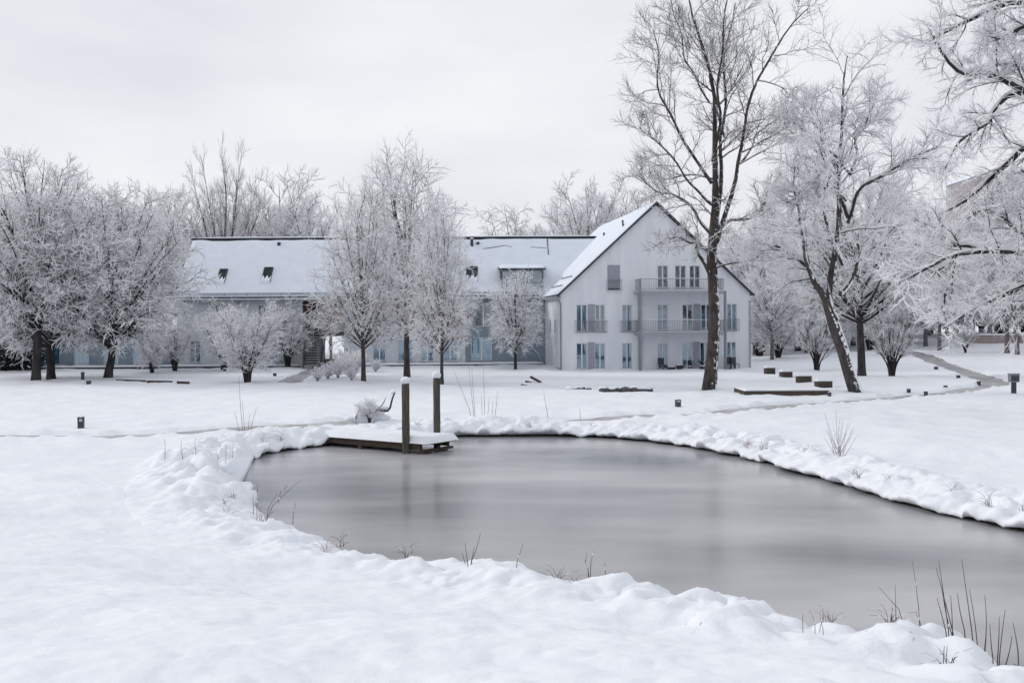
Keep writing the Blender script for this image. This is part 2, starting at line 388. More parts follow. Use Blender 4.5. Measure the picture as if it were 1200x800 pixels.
# ------------------------------------------------------------------ ground
def build_ground():
    ang = np.concatenate([np.linspace(-40, 40, 400), np.linspace(40, 320, 62)[1:-1]]) * np.pi / 180
    r = np.concatenate([[0.3], np.geomspace(1.5, 115, 640), np.geomspace(120, 2200, 36)])
    A, Rr = np.meshgrid(ang, r)
    X = np.sin(A) * Rr; Y = np.cos(A) * Rr
    Z = base_z(X, Y)
    Z = Z + ground_noise(X, Y, Rr)
    for nm, (pl, hw) in PATHS.items():
        box = (X > pl[:, 0].min() - 3) & (X < pl[:, 0].max() + 3) & (Y > pl[:, 1].min() - 3) & (Y < pl[:, 1].max() + 3)
        d = seg_dist(X[box], Y[box], pl, False)
        lump = 0.09 * np.clip(fbm(X[box] * 1.9, Y[box] * 1.9, 31, 3) + 0.35, 0, 1.4)
        Z[box] += -0.13 * (1 - sstep(hw - 0.05, hw + 0.22, d)) + lump * np.exp(-((d - hw - 0.25) / 0.3) ** 2) * (d > hw - 0.15)
    box = (X > POND[:, 0].min() - 4) & (X < POND[:, 0].max() + 4) & (Y > POND[:, 1].min() - 4) & (Y < POND[:, 1].max() + 4)
    d = seg_dist(X[box], Y[box], POND); ins = inside(X[box], Y[box], POND)
    sd = np.where(ins, -d, d)
    zz = Z[box]
    zz = zz - 0.30 * (1 - sstep(0.9, 2.0, sd))
    zz = np.where(sd < 0.7, np.minimum(zz, -0.75 + sstep(0.3, 0.7, sd) * 0.35), zz)
    Z[box] = zz
    nr, na = X.shape
    i = np.arange(nr - 1)[:, None] * na; j = np.arange(na)[None]; j2 = (j + 1) % na
    f = np.stack([i + j, i + j2, i + na + j2, i + na + j], -1).reshape(-1, 4)[:, ::-1]
    g = Geo(); g.add(np.stack([X, Y, Z], -1).reshape(-1, 3), f)
    # close the little hole under the camera
    n = len(ang); g.add(np.vstack([np.stack([X[0], Y[0], Z[0]], -1), [[0, 0, Z[0].mean()]]]), [[k, n, (k + 1) % n] for k in range(n)])
    tag(g.build('snowy_ground', 'snow', None, True), 'wide snow-covered lawn around the pond', None, None, 'structure')
build_ground()

_r = np.random.default_rng(77)
def build_mounds():
    C = resample(POND, 0.22); area = 0.5 * np.sum(C[:, 0] * np.roll(C[:, 1], -1) - np.roll(C[:, 0], -1) * C[:, 1])
    T = np.roll(C, -3, 0) - np.roll(C, 3, 0); T /= np.linalg.norm(T, axis=1, keepdims=True); Nn = np.stack([T[:, 1], -T[:, 0]], 1) * (1 if area > 0 else -1)
    out = []
    for p, nn in zip(C, Nn):
        left = math.exp(-((p[0] + 8.5) / 4.0) ** 2 - ((p[1] - 24) / 6.0) ** 2); nearb = p[1] < 17
        for _ in range(5 if (left > 0.3 or nearb) else 4):
            o = _r.uniform(-0.15, 1.35 + 0.9 * left); q = p + nn * o + _r.normal(0, 0.12, 2)
            r = (0.09 + 0.25 * _r.uniform() ** 1.8) * (1 + 0.5 * left); out.append((q[0], q[1], r, r * _r.uniform(0.28, 0.62) * (1.1 + 0.55 * left)))
    return np.array(out)
MOUNDS = build_mounds()
def mound_z(x, y):
    x = x + 0.10 * fbm(x * 2.3, y * 2.3, 91, 2); y = y + 0.10 * fbm(x * 2.3 + 7, y * 2.3, 93, 2)
    z = np.zeros(x.shape)
    for i, (cx, cy, r, h) in enumerate(MOUNDS):
        k = np.nonzero((np.abs(x - cx) < r * 1.6) & (np.abs(y - cy) < r * 1.6))[0]
        if len(k):
            th = i * 1.37; c, sn = math.cos(th), math.sin(th); el = 1.0 + 0.55 * ((i * 0.618) % 1)
            u = ((x[k] - cx) * c + (y[k] - cy) * sn) / (r * el); v = (-(x[k] - cx) * sn + (y[k] - cy) * c) / (r * 0.8)
            z[k] = np.maximum(z[k], h * np.clip(1 - u * u - v * v, 0, 1) ** (0.3 + 0.4 * ((i * 0.37) % 1)))
    return z * (0.75 + 0.45 * vnoise(x * 0.5, y * 0.5, 95))
def build_bank():
    C = resample(POND, 0.055)
    # smooth + outward normals (polygon runs clockwise seen from above or not: test)
    area = 0.5 * np.sum(C[:, 0] * np.roll(C[:, 1], -1) - np.roll(C[:, 0], -1) * C[:, 1])
    T = np.roll(C, -9, 0) - np.roll(C, 9, 0); T /= np.linalg.norm(T, axis=1, keepdims=True)
    Nn = np.stack([T[:, 1], -T[:, 0]], 1) * (1 if area > 0 else -1)
    n = len(C)
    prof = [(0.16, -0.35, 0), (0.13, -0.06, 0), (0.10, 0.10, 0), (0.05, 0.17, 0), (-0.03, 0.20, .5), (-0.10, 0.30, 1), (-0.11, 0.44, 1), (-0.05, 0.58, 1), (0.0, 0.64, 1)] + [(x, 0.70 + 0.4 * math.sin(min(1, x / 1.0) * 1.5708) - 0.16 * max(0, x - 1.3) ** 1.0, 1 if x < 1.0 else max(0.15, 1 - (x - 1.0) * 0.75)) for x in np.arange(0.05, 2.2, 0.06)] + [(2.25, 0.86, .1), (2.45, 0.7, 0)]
    rows = []
    u = np.arange(n) * 0.055
    wig = 0.14 * vnoise(u * 0.55, u * 0, 41) + 0.09 * vnoise(u * 1.6, u * 0, 42) + 0.04 * vnoise(u * 4.0, u * 0, 43)
    lip = 0.5 + 0.5 * vnoise(u * 0.8, u * 0 + 3, 44)
    for s, h, lum in prof:
        off = s + wig * (1 if s < 1 else max(0, (2.0 - s)))
        p = C + Nn * off[:, None]
        b = base_z(p[:, 0], p[:, 1])
        top = np.maximum(b, -0.20) + 0.02 + ground_noise(p[:, 0], p[:, 1], np.hypot(p[:, 0], p[:, 1])) * min(1, max(0, s / 1.2))
        z = WATER + h * (top - WATER) if h < 0.9 else top + (h - 1) * (0.9 if s > 2.1 else 0.5)
        z = np.broadcast_to(z, (n,)).copy()
        left = 1 + 1.1 * np.exp(-((p[:, 0] + 8.5) / 4.0) ** 2 - ((p[:, 1] - 25) / 6.0) ** 2)
        # puffy billows: snow over grass tussocks
        md = mound_z(p[:, 0], p[:, 1])
        bil = 0.07 * fbm(p[:, 0] * 0.8, p[:, 1] * 0.8, 51, 2) + 0.05 * fbm(p[:, 0] * 3.1, p[:, 1] * 3.1, 53, 2) + 0.03 * np.abs(fbm(p[:, 0] * 7, p[:, 1] * 7, 57, 3))
        z += lum * (bil * left + md) - 0.03 * lum
        if h >= 1.0 and s > 1.2: z += (1 - lum) * 0
        if 0.2 <= h < 0.6: p = p - Nn * (lum * (0.07 * lip + 0.25 * bil + 0.55 * md))[:, None]
        rows.append(np.column_stack([p, z]))
    V = np.stack(rows, 0); K = len(prof)
    i = np.arange(K - 1)[:, None] * n; j = np.arange(n)[None]; j2 = (j + 1) % n
    f = np.stack([i + j, i + j2, i + n + j2, i + n + j], -1).reshape(-1, 4)
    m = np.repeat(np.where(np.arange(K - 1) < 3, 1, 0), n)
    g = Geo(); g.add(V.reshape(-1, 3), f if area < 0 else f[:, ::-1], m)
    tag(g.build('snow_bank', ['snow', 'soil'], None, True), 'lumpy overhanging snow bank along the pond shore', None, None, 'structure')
    return C, Nn
BANK_C, BANK_N = build_bank()

def build_pond():
    bm = bmesh.new()
    C = resample(POND, 0.5)
    area = 0.5 * np.sum(C[:, 0] * np.roll(C[:, 1], -1) - np.roll(C[:, 0], -1) * C[:, 1])
    Nn = np.roll(C, -1, 0) - np.roll(C, 1, 0); Nn /= np.linalg.norm(Nn, axis=1, keepdims=True)
    Nn = np.stack([Nn[:, 1], -Nn[:, 0]], 1) * (1 if area > 0 else -1)
    C = C + Nn * 0.45
    vs_ = [bm.verts.new((x, y, WATER)) for x, y in C]
    es = [bm.edges.new((vs_[i], vs_[(i + 1) % len(vs_)])) for i in range(len(vs_))]
    bmesh.ops.triangle_fill(bm, use_beauty=True, edges=es)
    for f in bm.faces:
        if f.normal.z < 0: f.normal_flip()
    me = bpy.data.meshes.new('pond_ice'); bm.to_mesh(me); bm.free(); me.materials.append(MATS['ice'])
    tag(newobj('pond_ice', me), 'smooth grey ice of the frozen pond', None, None, 'structure')
build_pond()

def build_paths():
    for nm, (pl, hw) in PATHS.items():
        T = np.gradient(pl, axis=0); T /= np.linalg.norm(T, axis=1, keepdims=True); Nn = np.stack([-T[:, 1], T[:, 0]], 1)
        offs = np.linspace(-hw - 0.12, hw + 0.12, 7); rows = []
        for o in offs:
            p = pl + Nn * o; z = base_z(p[:, 0], p[:, 1]) + 0.05 * fbm(p[:, 0] * 0.45, p[:, 1] * 0.45, 3, 3) - 0.075
            rows.append(np.column_stack([p, z]))
        V = np.stack(rows, 1); n, k, _ = V.shape
        i = np.arange(n - 1)[:, None] * k; j = np.arange(k - 1)[None]
        g = Geo(); g.add(V.reshape(-1, 3), np.stack([i + j, i + k + j, i + k + j + 1, i + j + 1], -1).reshape(-1, 4)[:, ::-1])
        lab = {'left': 'trodden path along the lawn left of the pond', 'right': 'curving cleared path beyond the right shore of the pond', 'branch': 'wet grey path climbing towards the far right trees', 'house': 'short wet path leading to the house stairs'}[nm]
        tag(g.build('path', 'path' if nm in ('left', 'right') else 'path_wet', None, True), lab, None, None, 'structure')
build_paths()

# ------------------------------------------------------------------ houses
def wall_holes(outer, holes, depth, M, mats, name, parent):
    """flat wall in local x,z with rectangular openings; reveals go back along +y. M maps (x,y,z)."""
    bm = bmesh.new(); es = []
    def loop(pp):
        vv = [bm.verts.new((a, 0, b)) for a, b in pp]
        for i in range(len(vv)): es.append(bm.edges.new((vv[i], vv[(i + 1) % len(vv)])))
    loop(outer)
    for x0, x1, z0, z1 in holes: loop([(x0, z0), (x1, z0), (x1, z1), (x0, z1)])
    bmesh.ops.triangle_fill(bm, use_beauty=True, edges=es)
    for f in list(bm.faces):
        c = f.calc_center_median()
        if any(x0 < c.x < x1 and z0 < c.z < z1 for x0, x1, z0, z1 in holes): bm.faces.remove(f)
    for x0, x1, z0, z1 in holes:
        q = [(x0, z0), (x1, z0), (x1, z1), (x0, z1)]
        for i in range(4):
            a, b = q[i], q[(i + 1) % 4]
            bm.faces.new([bm.verts.new(p) for p in ((a[0], 0, a[1]), (b[0], 0, b[1]), (b[0], depth, b[1]), (a[0], depth, a[1]))])
    bmesh.ops.remove_doubles(bm, verts=bm.verts, dist=1e-4)
    bmesh.ops.recalc_face_normals(bm, faces=bm.faces)
    me = bpy.data.meshes.new(name)
    if M is not None: bm.transform(M)
    bm.to_mesh(me); bm.free(); me.materials.append(MATS[mats])
    return newobj(name, me, parent)

def window(parent, x0, x1, z0, z1, kind='blue', leaves=2, depth=0.14, M=None, bars=0):
    """window set back in its opening: frame (the part) with panes and curtain behind as sub-parts"""
    fw = 0.055
    g = Geo()
    ya, yb = depth - 0.07, depth
    g.box(x0, x0 + fw, ya, yb, z0, z1, 0, M); g.box(x1 - fw, x1, ya, yb, z0, z1, 0, M)
    g.box(x0 + fw, x1 - fw, ya, yb, z0, z0 + fw, 0, M); g.box(x0 + fw, x1 - fw, ya, yb, z1 - fw, z1, 0, M)
    W = x1 - x0; xs = [x0 + fw]
    for k in range(1, leaves):
        c = x0 + W * k / leaves; g.box(c - 0.05, c + 0.05, ya - 0.003, yb - 0.003, z0 + fw, z1 - fw, 0, M); xs += [c - 0.05, c + 0.05]
    xs.append(x1 - fw)
    for b in range(bars):
        zz = z0 + (z1 - z0) * 0.42; g.box(x0 + fw, x1 - fw, ya + 0.01, yb - 0.01, zz - 0.03, zz + 0.03, 0, M)
    wobj = g.build('window', 'frame_white', parent)
    # sill
    s = Geo(); s.box(x0 - 0.05, x1 + 0.05, -0.06, depth - 0.08, z0 - 0.06, z0 - 0.003, 0, M); s.build('sill', 'gutter', wobj)
    for k in range(leaves):
        p = Geo(); p.box(xs[2 * k] - 0.01, xs[2 * k + 1] + 0.01, ya + 0.02, ya + 0.03, z0 + fw - 0.01, z1 - fw + 0.01, 0, M); p.build('pane', 'glass', wobj)
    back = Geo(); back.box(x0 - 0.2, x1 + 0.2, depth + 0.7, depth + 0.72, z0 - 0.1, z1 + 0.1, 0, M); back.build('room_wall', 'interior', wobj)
    if kind in ('blue', 'pale', 'half'):
        # pleated curtain
        n = 28; xx = np.linspace(x0 + 0.02, x1 - 0.02, n); yy = depth + 0.10 + 0.03 * np.sin(np.arange(n) * 1.9)
        zt = z1 - 0.02 if kind != 'half' else z0 + (z1 - z0) * 0.78
        V = np.concatenate([np.column_stack([xx, yy, np.full(n, z0 + 0.02)]), np.column_stack([xx, yy, np.full(n, zt)])])
        if M is not None: V = V @ np.array(M)[:3, :3].T + np.array(M)[:3, 3]
        c = Geo(); i = np.arange(n - 1); c.add(V, np.column_stack([i, i + 1, n + i + 1, n + i]))
        c.build('curtain', 'curtain_pale' if kind == 'pale' else 'curtain', wobj)
    return wobj

def railing(parent, x0, x1, z0, z1, y, M=None, step=0.12, name='railing', sides=None, mats='metal_grey'):
    g = Geo()
    g.box(x0, x1, y - 0.02, y + 0.02, z1 - 0.04, z1, 0, M); g.box(x0, x1, y - 0.015, y + 0.015, z0, z0 + 0.03, 0, M)
    for x in np.arange(x0 + 0.01, x1, step): g.box(x - 0.009, x + 0.009, y - 0.009, y + 0.009, z0 + 0.03, z1 - 0.04, 0, M)
    if sides:
        for xs_ in (x0, x1):
            g.box(xs_ - 0.02, xs_ + 0.02, y + 0.02, sides, z1 - 0.043, z1 - 0.003, 0, M); g.box(xs_ - 0.015, xs_ + 0.015, y + 0.02, sides, z0 + 0.002, z0 + 0.028, 0, M)
            for yy in np.arange(y + 0.12, sides, step): g.box(xs_ - 0.009, xs_ + 0.009, yy - 0.009, yy + 0.009, z0 + 0.03, z1 - 0.04, 0, M)
    return g.build(name, mats, parent)

def snow_strip(g, x0, x1, y0, y1, z, h=0.08, nx=40, ny=5, m=0, M=None, seed=0):
    """soft-topped slab of snow lying on a flat ledge"""
    xs_ = np.linspace(x0, x1, nx); ys_ = np.linspace(y0, y1, ny)
    X, Y = np.meshgrid(xs_, ys_)
    ed = np.minimum(1, np.minimum(np.minimum(X - x0, x1 - X) / (0.1 * (x1 - x0) + 1e-6) * 3, np.minimum(Y - y0, y1 - Y) / (y1 - y0) * 4 + 0.25))
    Z = z + h * np.sqrt(np.clip(ed, 0, 1)) * (1 + 0.25 * vnoise(X * 1.7 + seed, Y * 1.7 + 3.1 * seed, seed))
    V = np.stack([X, Y, Z], -1).reshape(-1, 3)
    if M is not None: V = V @ np.array(M)[:3, :3].T + np.array(M)[:3, 3]
    i = np.arange(ny - 1)[:, None] * nx; j = np.arange(nx - 1)[None]
    g.add(V, np.stack([i + j, i + j + 1, i + nx + j + 1, i + nx + j], -1).reshape(-1, 4), m)
    B = np.array([[x0, y0, z], [x1, y0, z], [x1, y1, z], [x0, y1, z]], float)
    if M is not None: B = B @ np.array(M)[:3, :3].T + np.array(M)[:3, 3]
    # skirt
    ring = [r * nx + c for r, c in [(0, k) for k in range(nx)] + [(r, nx - 1) for r in range(1, ny)] + [(ny - 1, k) for k in range(nx - 2, -1, -1)] + [(r, 0) for r in range(ny - 2, 0, -1)]]
    top = V[ring]; low = top.copy()
    flat = np.stack([X, Y, np.full_like(X, z)], -1).reshape(-1, 3)[ring]
    if M is not None: flat = flat @ np.array(M)[:3, :3].T + np.array(M)[:3, 3]
    n = len(ring); k = np.arange(n); k2 = (k + 1) % n
    g.add(np.vstack([flat, top]), np.column_stack([k, k2, n + k2, n + k]), m)

def roof_plane(parent, x0, x1, A, B, name='roof', snow_in=(0.06, 0.06, 0.30, 0.06), thick=0.16, axis='x', drift=0.13, seed=0, holes=()):
    """pitched slab between line A (eave: y,z) and B (ridge: y,z) running x0..x1 (or the same with x and y swapped) and the snow lying on it"""
    A = np.array(A, float); B = np.array(B, float); d = B - A; L = np.linalg.norm(d); t = d / L; nrm = np.array([-t[1], t[0]])
    if nrm[1] < 0: nrm = -nrm
    def P(u, s, h):
        q = A[None] + np.asarray(s).reshape(-1, 1) * t[None] + np.asarray(h).reshape(-1, 1) * nrm[None]
        u = np.broadcast_to(np.asarray(u, float).reshape(-1), (len(q),))
        return np.column_stack([u, q]) if axis == 'x' else np.column_stack([q[:, 0], u, q[:, 1]])
    g = Geo(); v = P([x0, x1, x1, x0] * 2, [0, 0, L, L] * 2, [-thick] * 4 + [0] * 4)
    g.add(v, [[0, 3, 2, 1], [4, 5, 6, 7], [0, 1, 5, 4], [1, 2, 6, 5], [2, 3, 7, 6], [3, 0, 4, 7]])
    ro = g.build(name, 'tile', parent)
    xa, xb = x0 + snow_in[0], x1 - snow_in[1]; sa, sb = snow_in[3], L - snow_in[2]
    nx = max(8, int((xb - xa) / 0.22)); ns = max(8, int((sb - sa) / 0.22))
    U, S = np.meshgrid(np.linspace(xa, xb, nx), np.linspace(sa, sb, ns))
    edge = np.minimum(np.minimum(U - xa, xb - U), np.minimum(S - sa, sb - S))
    top_wob = 0.10 * vnoise(U * 0.9, U * 0, 60 + seed)
    H = drift * np.sqrt(np.clip(edge / 0.18, 0.05, 1)) * (1 + 0.12 * vnoise(U * 0.7, S * 0.7, 61 + seed) + 0.08 * vnoise(U * 2.3, S * 2.3, 63 + seed))
    for (a, b, c, e) in holes:
        inn = (U > a) & (U < b) & (S > c) & (S < e); H = np.where(inn, -0.04, H)
    S2 = np.where(S > L - snow_in[2] - 0.3, S + top_wob, S)
    V = P(U.ravel(), S2.ravel(), H.ravel())
    i = np.arange(ns - 1)[:, None] * nx; j = np.arange(nx - 1)[None]
    gs = Geo(); gs.add(V, np.stack([i + j, i + j + 1, i + nx + j + 1, i + nx + j], -1).reshape(-1, 4))
    sn = gs.build('roof_snow', 'roof_snow', ro, True)
    # skirt closing the slab of snow
    ring = [k for k in range(nx)] + [r * nx + nx - 1 for r in range(1, ns)] + [(ns - 1) * nx + k for k in range(nx - 2, -1, -1)] + [r * nx for r in range(ns - 2, 0, -1)]
    low = P(U.ravel()[ring], S2.ravel()[ring], np.full(len(ring), 0.004))
    n = len(ring); k = np.arange(n); k2 = (k + 1) % n
    gk = Geo(); gk.add(np.vstack([low, V[ring]]), np.column_stack([k, k2, n + k2, n + k])); gk.build('snow_edge', 'roof_snow', ro)
    return ro, P, L

# ---- gabled house at the right
G0 = at_z(657.5, 434, 0.0); GYAW = math.radians(8.3)
gx = np.array([math.cos(GYAW), math.sin(GYAW), 0]); gy = np.array([-math.sin(GYAW), math.cos(GYAW), 0])
def guv(px, py, off=0.0):
    d = ray(px, py); o = G0 + gy * off
    t = ((o - CAM) @ gy) / (d @ gy); p = CAM + d * t - G0
    return float(p @ gx), float(p[2])
house = empty('gabled_house', (G0[0], G0[1], 0), GYAW, 'white three-storey gabled house with steel balconies behind the tall bare tree', 'house')
GW = guv(879, 432)[0]; GE = guv(657, 343)[1]; GR = guv(768, 238)[1]; GD = 17.0
def grect(x0, x1, y0, y1):
    a = guv(x0, y0); b = guv(x1, y1); return (a[0], b[0], b[1], a[1])
F1 = (357, 388); F0 = (402, 432.3); F2 = (311, 337)
wins = [(675.5, 688, *F1, 'pale', 0), (697.5, 709, *F1, 'none', 1), (675.5, 688.5, *F0, 'blue', 0), (697, 709.5, *F0, 'blue', 0),
        (729, 741, *F1, 'half', 0), (729, 741, 401.5, 432, 'blue', 0),
        (770.5, 783, *F2, 'none', 0), (791, 804, *F2, 'none', 0), (808, 820.5, *F2, 'none', 0),
        (770.5, 782.5, 356.5, 387, 'half', 0), (799.5, 812, 356.5, 387, 'none', 1), (821.5, 834, 356.5, 387, 'half', 0), (852, 863.5, 356, 386.5, 'pale', 0),
        (770.5, 782.5, 401.5, 431.5, 'half', 0), (799.5, 811.5, 401, 431.5, 'blue', 0), (820.5, 832, 401, 431.5, 'half', 0), (852, 862.5, 400.5, 431, 'blue', 0)]
holes = [grect(a, b, c, d) for a, b, c, d, *_ in wins]
GZ = -0.6
gable_top = GE + (GR - GE)
wall_holes([(0, GZ), (GW, GZ), (GW, GE), (GW / 2, GR - 0.15), (0, GE)], holes, 0.3, None, 'wall_white', 'wall', house)
for (a, b, c, d, kind, bars), h in zip(wins, holes): window(house, *h, kind=kind, bars=bars)
# side and rear walls
sw = [(2.0, 2.55, 2.95, 3.75), (3.9, 4.5, 2.95, 3.75)]
MS = Matrix(((0, 1, 0, 0), (-1, 0, 0, GD), (0, 0, 1, 0), (0, 0, 0, 1)))   # local x runs back-to-front along the left side
swl = [(GD - b, GD - a, c, d) for a, b, c, d in sw]
wall_holes([(0, GZ), (GD, GZ), (GD, GE), (0, GE)], swl, 0.3, MS, 'wall_white', 'wall', house)
for h in swl: window(house, *h, kind='none', leaves=1, M=np.array(MS))
g = Geo(); g.add([[GW, 0, GZ], [GW, GD, GZ], [GW, GD, GE], [GW, 0, GE], [0, GD, GZ], [0, GD, GE], [GW / 2, GD, GR - 0.15]], [[0, 1, 2, 3], [1, 4, 5, 2], [2, 5, 6, 6]])
g.build('wall', 'wall_white', house)
# plinth
g = Geo(); g.box(-0.03, GW + 0.03, -0.03, 0.02, GZ, 0.02); g.box(-0.03, 0.02, 0.02, 5.4, GZ, 0.16); g.build('plinth', 'metal_grey', house)
# roof
pt = (GR - GE) / (GW / 2); ov = 0.28
roof_plane(house, -0.22, GD + 0.2, (-ov, GE - ov * pt + 0.10), (GW / 2, GR + 0.10), axis='y', thick=0.11, snow_in=(0.04, 0.1, 0.08, 0.05), seed=1)
roof_plane(house, -0.22, GD + 0.2, (GW + ov, GE - ov * pt + 0.10), (GW / 2 + 0.003, GR + 0.10), axis='y', thick=0.11, snow_in=(0.04, 0.1, 0.08, 0.05), seed=2)
g = Geo()
for a, b in (((-ov, GE - ov * pt + 0.02), (GW / 2, GR + 0.02)), ((GW + ov, GE - ov * pt + 0.02), (GW / 2, GR + 0.02))):
    g.bar((a[0], -0.25, a[1]), (b[0], -0.25, b[1]), 0.05, 0.13)
g.build('verge_board', 'tile', house)
# snow guards and vents on the left slope
def gslope(y, s, h):   # point on left slope: s metres up from eave
    L = math.hypot(GW / 2 + ov, pt * (GW / 2 + ov)); tx, tz = (GW / 2 + ov) / L, pt * (GW / 2 + ov) / L
    return (-ov + tx * s - tz * h, y, GE - ov * pt + 0.10 + tz * s + tx * h)
for s0 in (0.9, 1.9):
    g = Geo()
    for dz in (0.10, 0.2): g.bar(gslope(0.6, s0, dz), gslope(4.8, s0, dz), 0.04)
    for y in np.arange(0.7, 4.9, 0.8): g.bar(gslope(y, s0, 0), gslope(y, s0, 0.24), 0.03)
    g.build('snow_guard', 'metal_dark', house)
for y, s in ((2.2, 7.6), (4.3, 8.3), (7.5, 7.3)):
    g = Geo(); q = gslope(y, s, 0); g.box(q[0] - 0.06, q[0] + 0.06, q[1] - 0.06, q[1] + 0.06, q[2] - 0.05, q[2] + 0.4); g.build('roof_vent', 'metal_dark', house)
# gutter and downpipes
g = Geo(); g.box(-ov - 0.14, -ov - 0.01, -0.2, 5.6, GE - ov * pt - 0.10, GE - ov * pt + 0.02); g.build('gutter', 'gutter', house)
g = Geo(); g.bar((-0.30, -0.1, GE - 0.42), (-0.02, -0.1, GE - 0.8), 0.09); g.bar((-0.02, -0.1, GE - 0.75), (-0.02, -0.1, GZ), 0.10); g.build('downpipe', 'metal_grey', house)
g = Geo(); g.bar((GW - 0.02, -0.08, GE - 0.6), (GW - 0.02, -0.08, GZ), 0.08); g.build('downpipe', 'gutter', house)
# shutters (sliding panels)
for x0, x1, y0, y1 in ((688.8, 697, 356.5, 388.5), (688.8, 697, 401, 433.3), (712, 726.5, 310.5, 337.5), (812.6, 821, 356, 387), (812, 820, 400.5, 432)):
    h = grect(x0, x1, y0, y1); g = Geo(); g.box(h[0], h[1], -0.05, -0.004, h[2], h[3])
    so_ = g.build('shutter', 'shutter', house)
    s = Geo(); n = int((h[1] - h[0]) / 0.11)
    for k in range(1, n): x = h[0] + (h[1] - h[0]) * k / n; s.box(x - 0.012, x + 0.012, -0.062, -0.051, h[2] + 0.02, h[3] - 0.02)
    s.build('batten', 'shutter', so_)
h = grect(712.5, 726, 337.8, 340); g = Geo(); g.box(h[0], h[1], -0.06, -0.004, h[2], h[3]); g.build('sill_gap', 'metal_dark', house)
h = grect(711, 728, 340.1, 341.5); g = Geo(); g.box(h[0], h[1], -0.12, -0.004, h[2], h[3]); g.build('sill', 'frame_white', house)
# juliet railings
for x0, x1, y0, y1 in ((673, 712, 376, 389.5), (726, 745, 376, 389), (851, 866, 374, 387.5), (710.5, 729, 328, 340)):
    h = grect(x0, x1, y0, y1); railing(house, h[0], h[1], h[2], h[3], -0.14, step=0.11)
# balcony tower
BD = -1.7
bx0 = guv(750.5, 434, BD)[0]; bx1 = guv(850, 434, BD)[0]
z2 = guv(800, 341, BD)[1]; z1 = guv(800, 389.5, BD)[1]; zt2 = guv(752, 327.5, BD)[1]
for x, y, zt in ((bx0, BD, zt2), (bx0 + 0.42, -0.12, z2), (bx1, BD, z2), (bx1 - 0.1, -0.12, z2)):
    g = Geo(); g.box(x - 0.08, x + 0.08, y - 0.08, y + 0.08, GZ, zt); g.build('balcony_post', 'metal_grey', house)
for z in (z1, z2):
    g = Geo(); g.box(bx0 - 0.02, bx1 + 0.02, BD + 0.083, -0.003, z - 0.16, z); g.box(bx0 - 0.02, bx1 + 0.02, BD - 0.06, BD + 0.08, z - 0.22, z - 0.02)
    b = g.build('balcony_floor', 'gutter', house)
    s = Geo(); snow_strip(s, bx0 + 0.02, bx1 - 0.02, BD + 0.05, -0.25, z + 0.004, 0.10, seed=int(z * 3)); s.build('snow', 'snow', b, True)
    railing(house, bx0 + 0.09, bx1 - 0.09, z + 0.10, z + 0.92, BD, sides=-0.05, step=0.13)
    s = Geo(); snow_strip(s, bx0 + 0.1, bx1 - 0.1, BD - 0.02, BD + 0.02, z + 0.924, 0.03, ny=3, nx=60); s.build('rail_snow', 'snow', b, True)
g = Geo(); g.box(bx0 - 0.1, bx1 + 0.1, BD - 0.15, -0.04, GZ, -0.1); g.build('terrace_slab', 'stone', house)

# things standing on the ground-floor terrace
def hpoint(u, y, z=-0.1): return G0 * np.array([1, 1, 0]) + gx * u + gy * y + np.array([0, 0, z])
def planter(px, label, w_=0.5, h_=0.32, plant=True, seed=0):
    u = guv(px, 430, -0.9)[0]; e = empty('planter', hpoint(u, -0.9), GYAW, label, 'planter', 'planters on the house terrace')
    g = Geo(); n = 10; a = np.arange(n) * 2 * np.pi / n; prof = [(0.34, 0), (0.46, 0.5), (0.5, 0.93), (0.54, 0.95), (0.54, 1.0), (0.42, 1.0), (0.40, 0.9)]
    V = np.concatenate([np.column_stack([np.cos(a) * r * w_, np.sin(a) * r * w_, np.full(n, z * h_)]) for r, z in prof]); K = len(prof)
    i = np.arange(K - 1)[:, None] * n; j = np.arange(n)[None]; j2 = (j + 1) % n
    g.add(V, np.stack([i + j, i + j2, i + n + j2, i + n + j], -1).reshape(-1, 4)); g.build('pot', 'pot', e)
    s = Geo(); blob(s, (0, 0, h_ * 0.95), (w_ * 0.45, w_ * 0.45, 0.09), 0); s.build('snow', 'snow', e, True)
    if plant:
        r = np.random.default_rng(seed); k = 14
        P = np.zeros((k, 3, 3)); d = r.normal(0, 0.16, (k, 2)); H = r.uniform(0.25, 0.55, k)
        P[:, 1, :2] = d * 0.5; P[:, 2, :2] = d; P[:, 0, 2] = h_ * 0.9; P[:, 1, 2] = h_ + H * 0.6; P[:, 2, 2] = h_ + H
        v, q = tubes(P, np.broadcast_to([0.02, 0.03, 0.012], (k, 3)), 3); g = Geo(); g.add(v, q); g.build('plant', 'evergreen', e)
planter(787, 'low dark planter bowl left of its twin on the house terrace', 0.62, 0.30, False, 1)
planter(796.5, 'dark round planter right of the low bowl on the terrace', 0.55, 0.42, False, 2)
planter(809, 'potted shrub in front of the middle terrace door', 0.36, 0.30, True, 3)
planter(823, 'potted shrub beside the terrace shutter near the tall tree', 0.42, 0.32, True, 4)
def chair(px, label):
    u = guv(px, 430, -0.5)[0]; e = empty('terrace_chair', hpoint(u, -0.6), GYAW + 0.3, label, 'chair', 'chairs on the house terrace')
    g = Geo(); g.box(-0.22, 0.22, -0.22, 0.22, 0.42, 0.46); g.build('seat', 'metal_dark', e)
    g = Geo(); g.box(-0.22, 0.22, 0.2, 0.24, 0.462, 0.95); g.build('backrest', 'metal_dark', e)
    for a in (-0.2, 0.2):
        for b in (-0.2, 0.2): g = Geo(); g.box(a - 0.02, a + 0.02, b - 0.02, b + 0.02, 0, 0.418); g.build('leg', 'metal_dark', e)
chair(855.5, 'dark garden chair in front of the rightmost terrace door, left one'); chair(861, 'dark garden chair at the right corner of the house')
chair(776.5, 'dark garden chair behind the first balcony post')

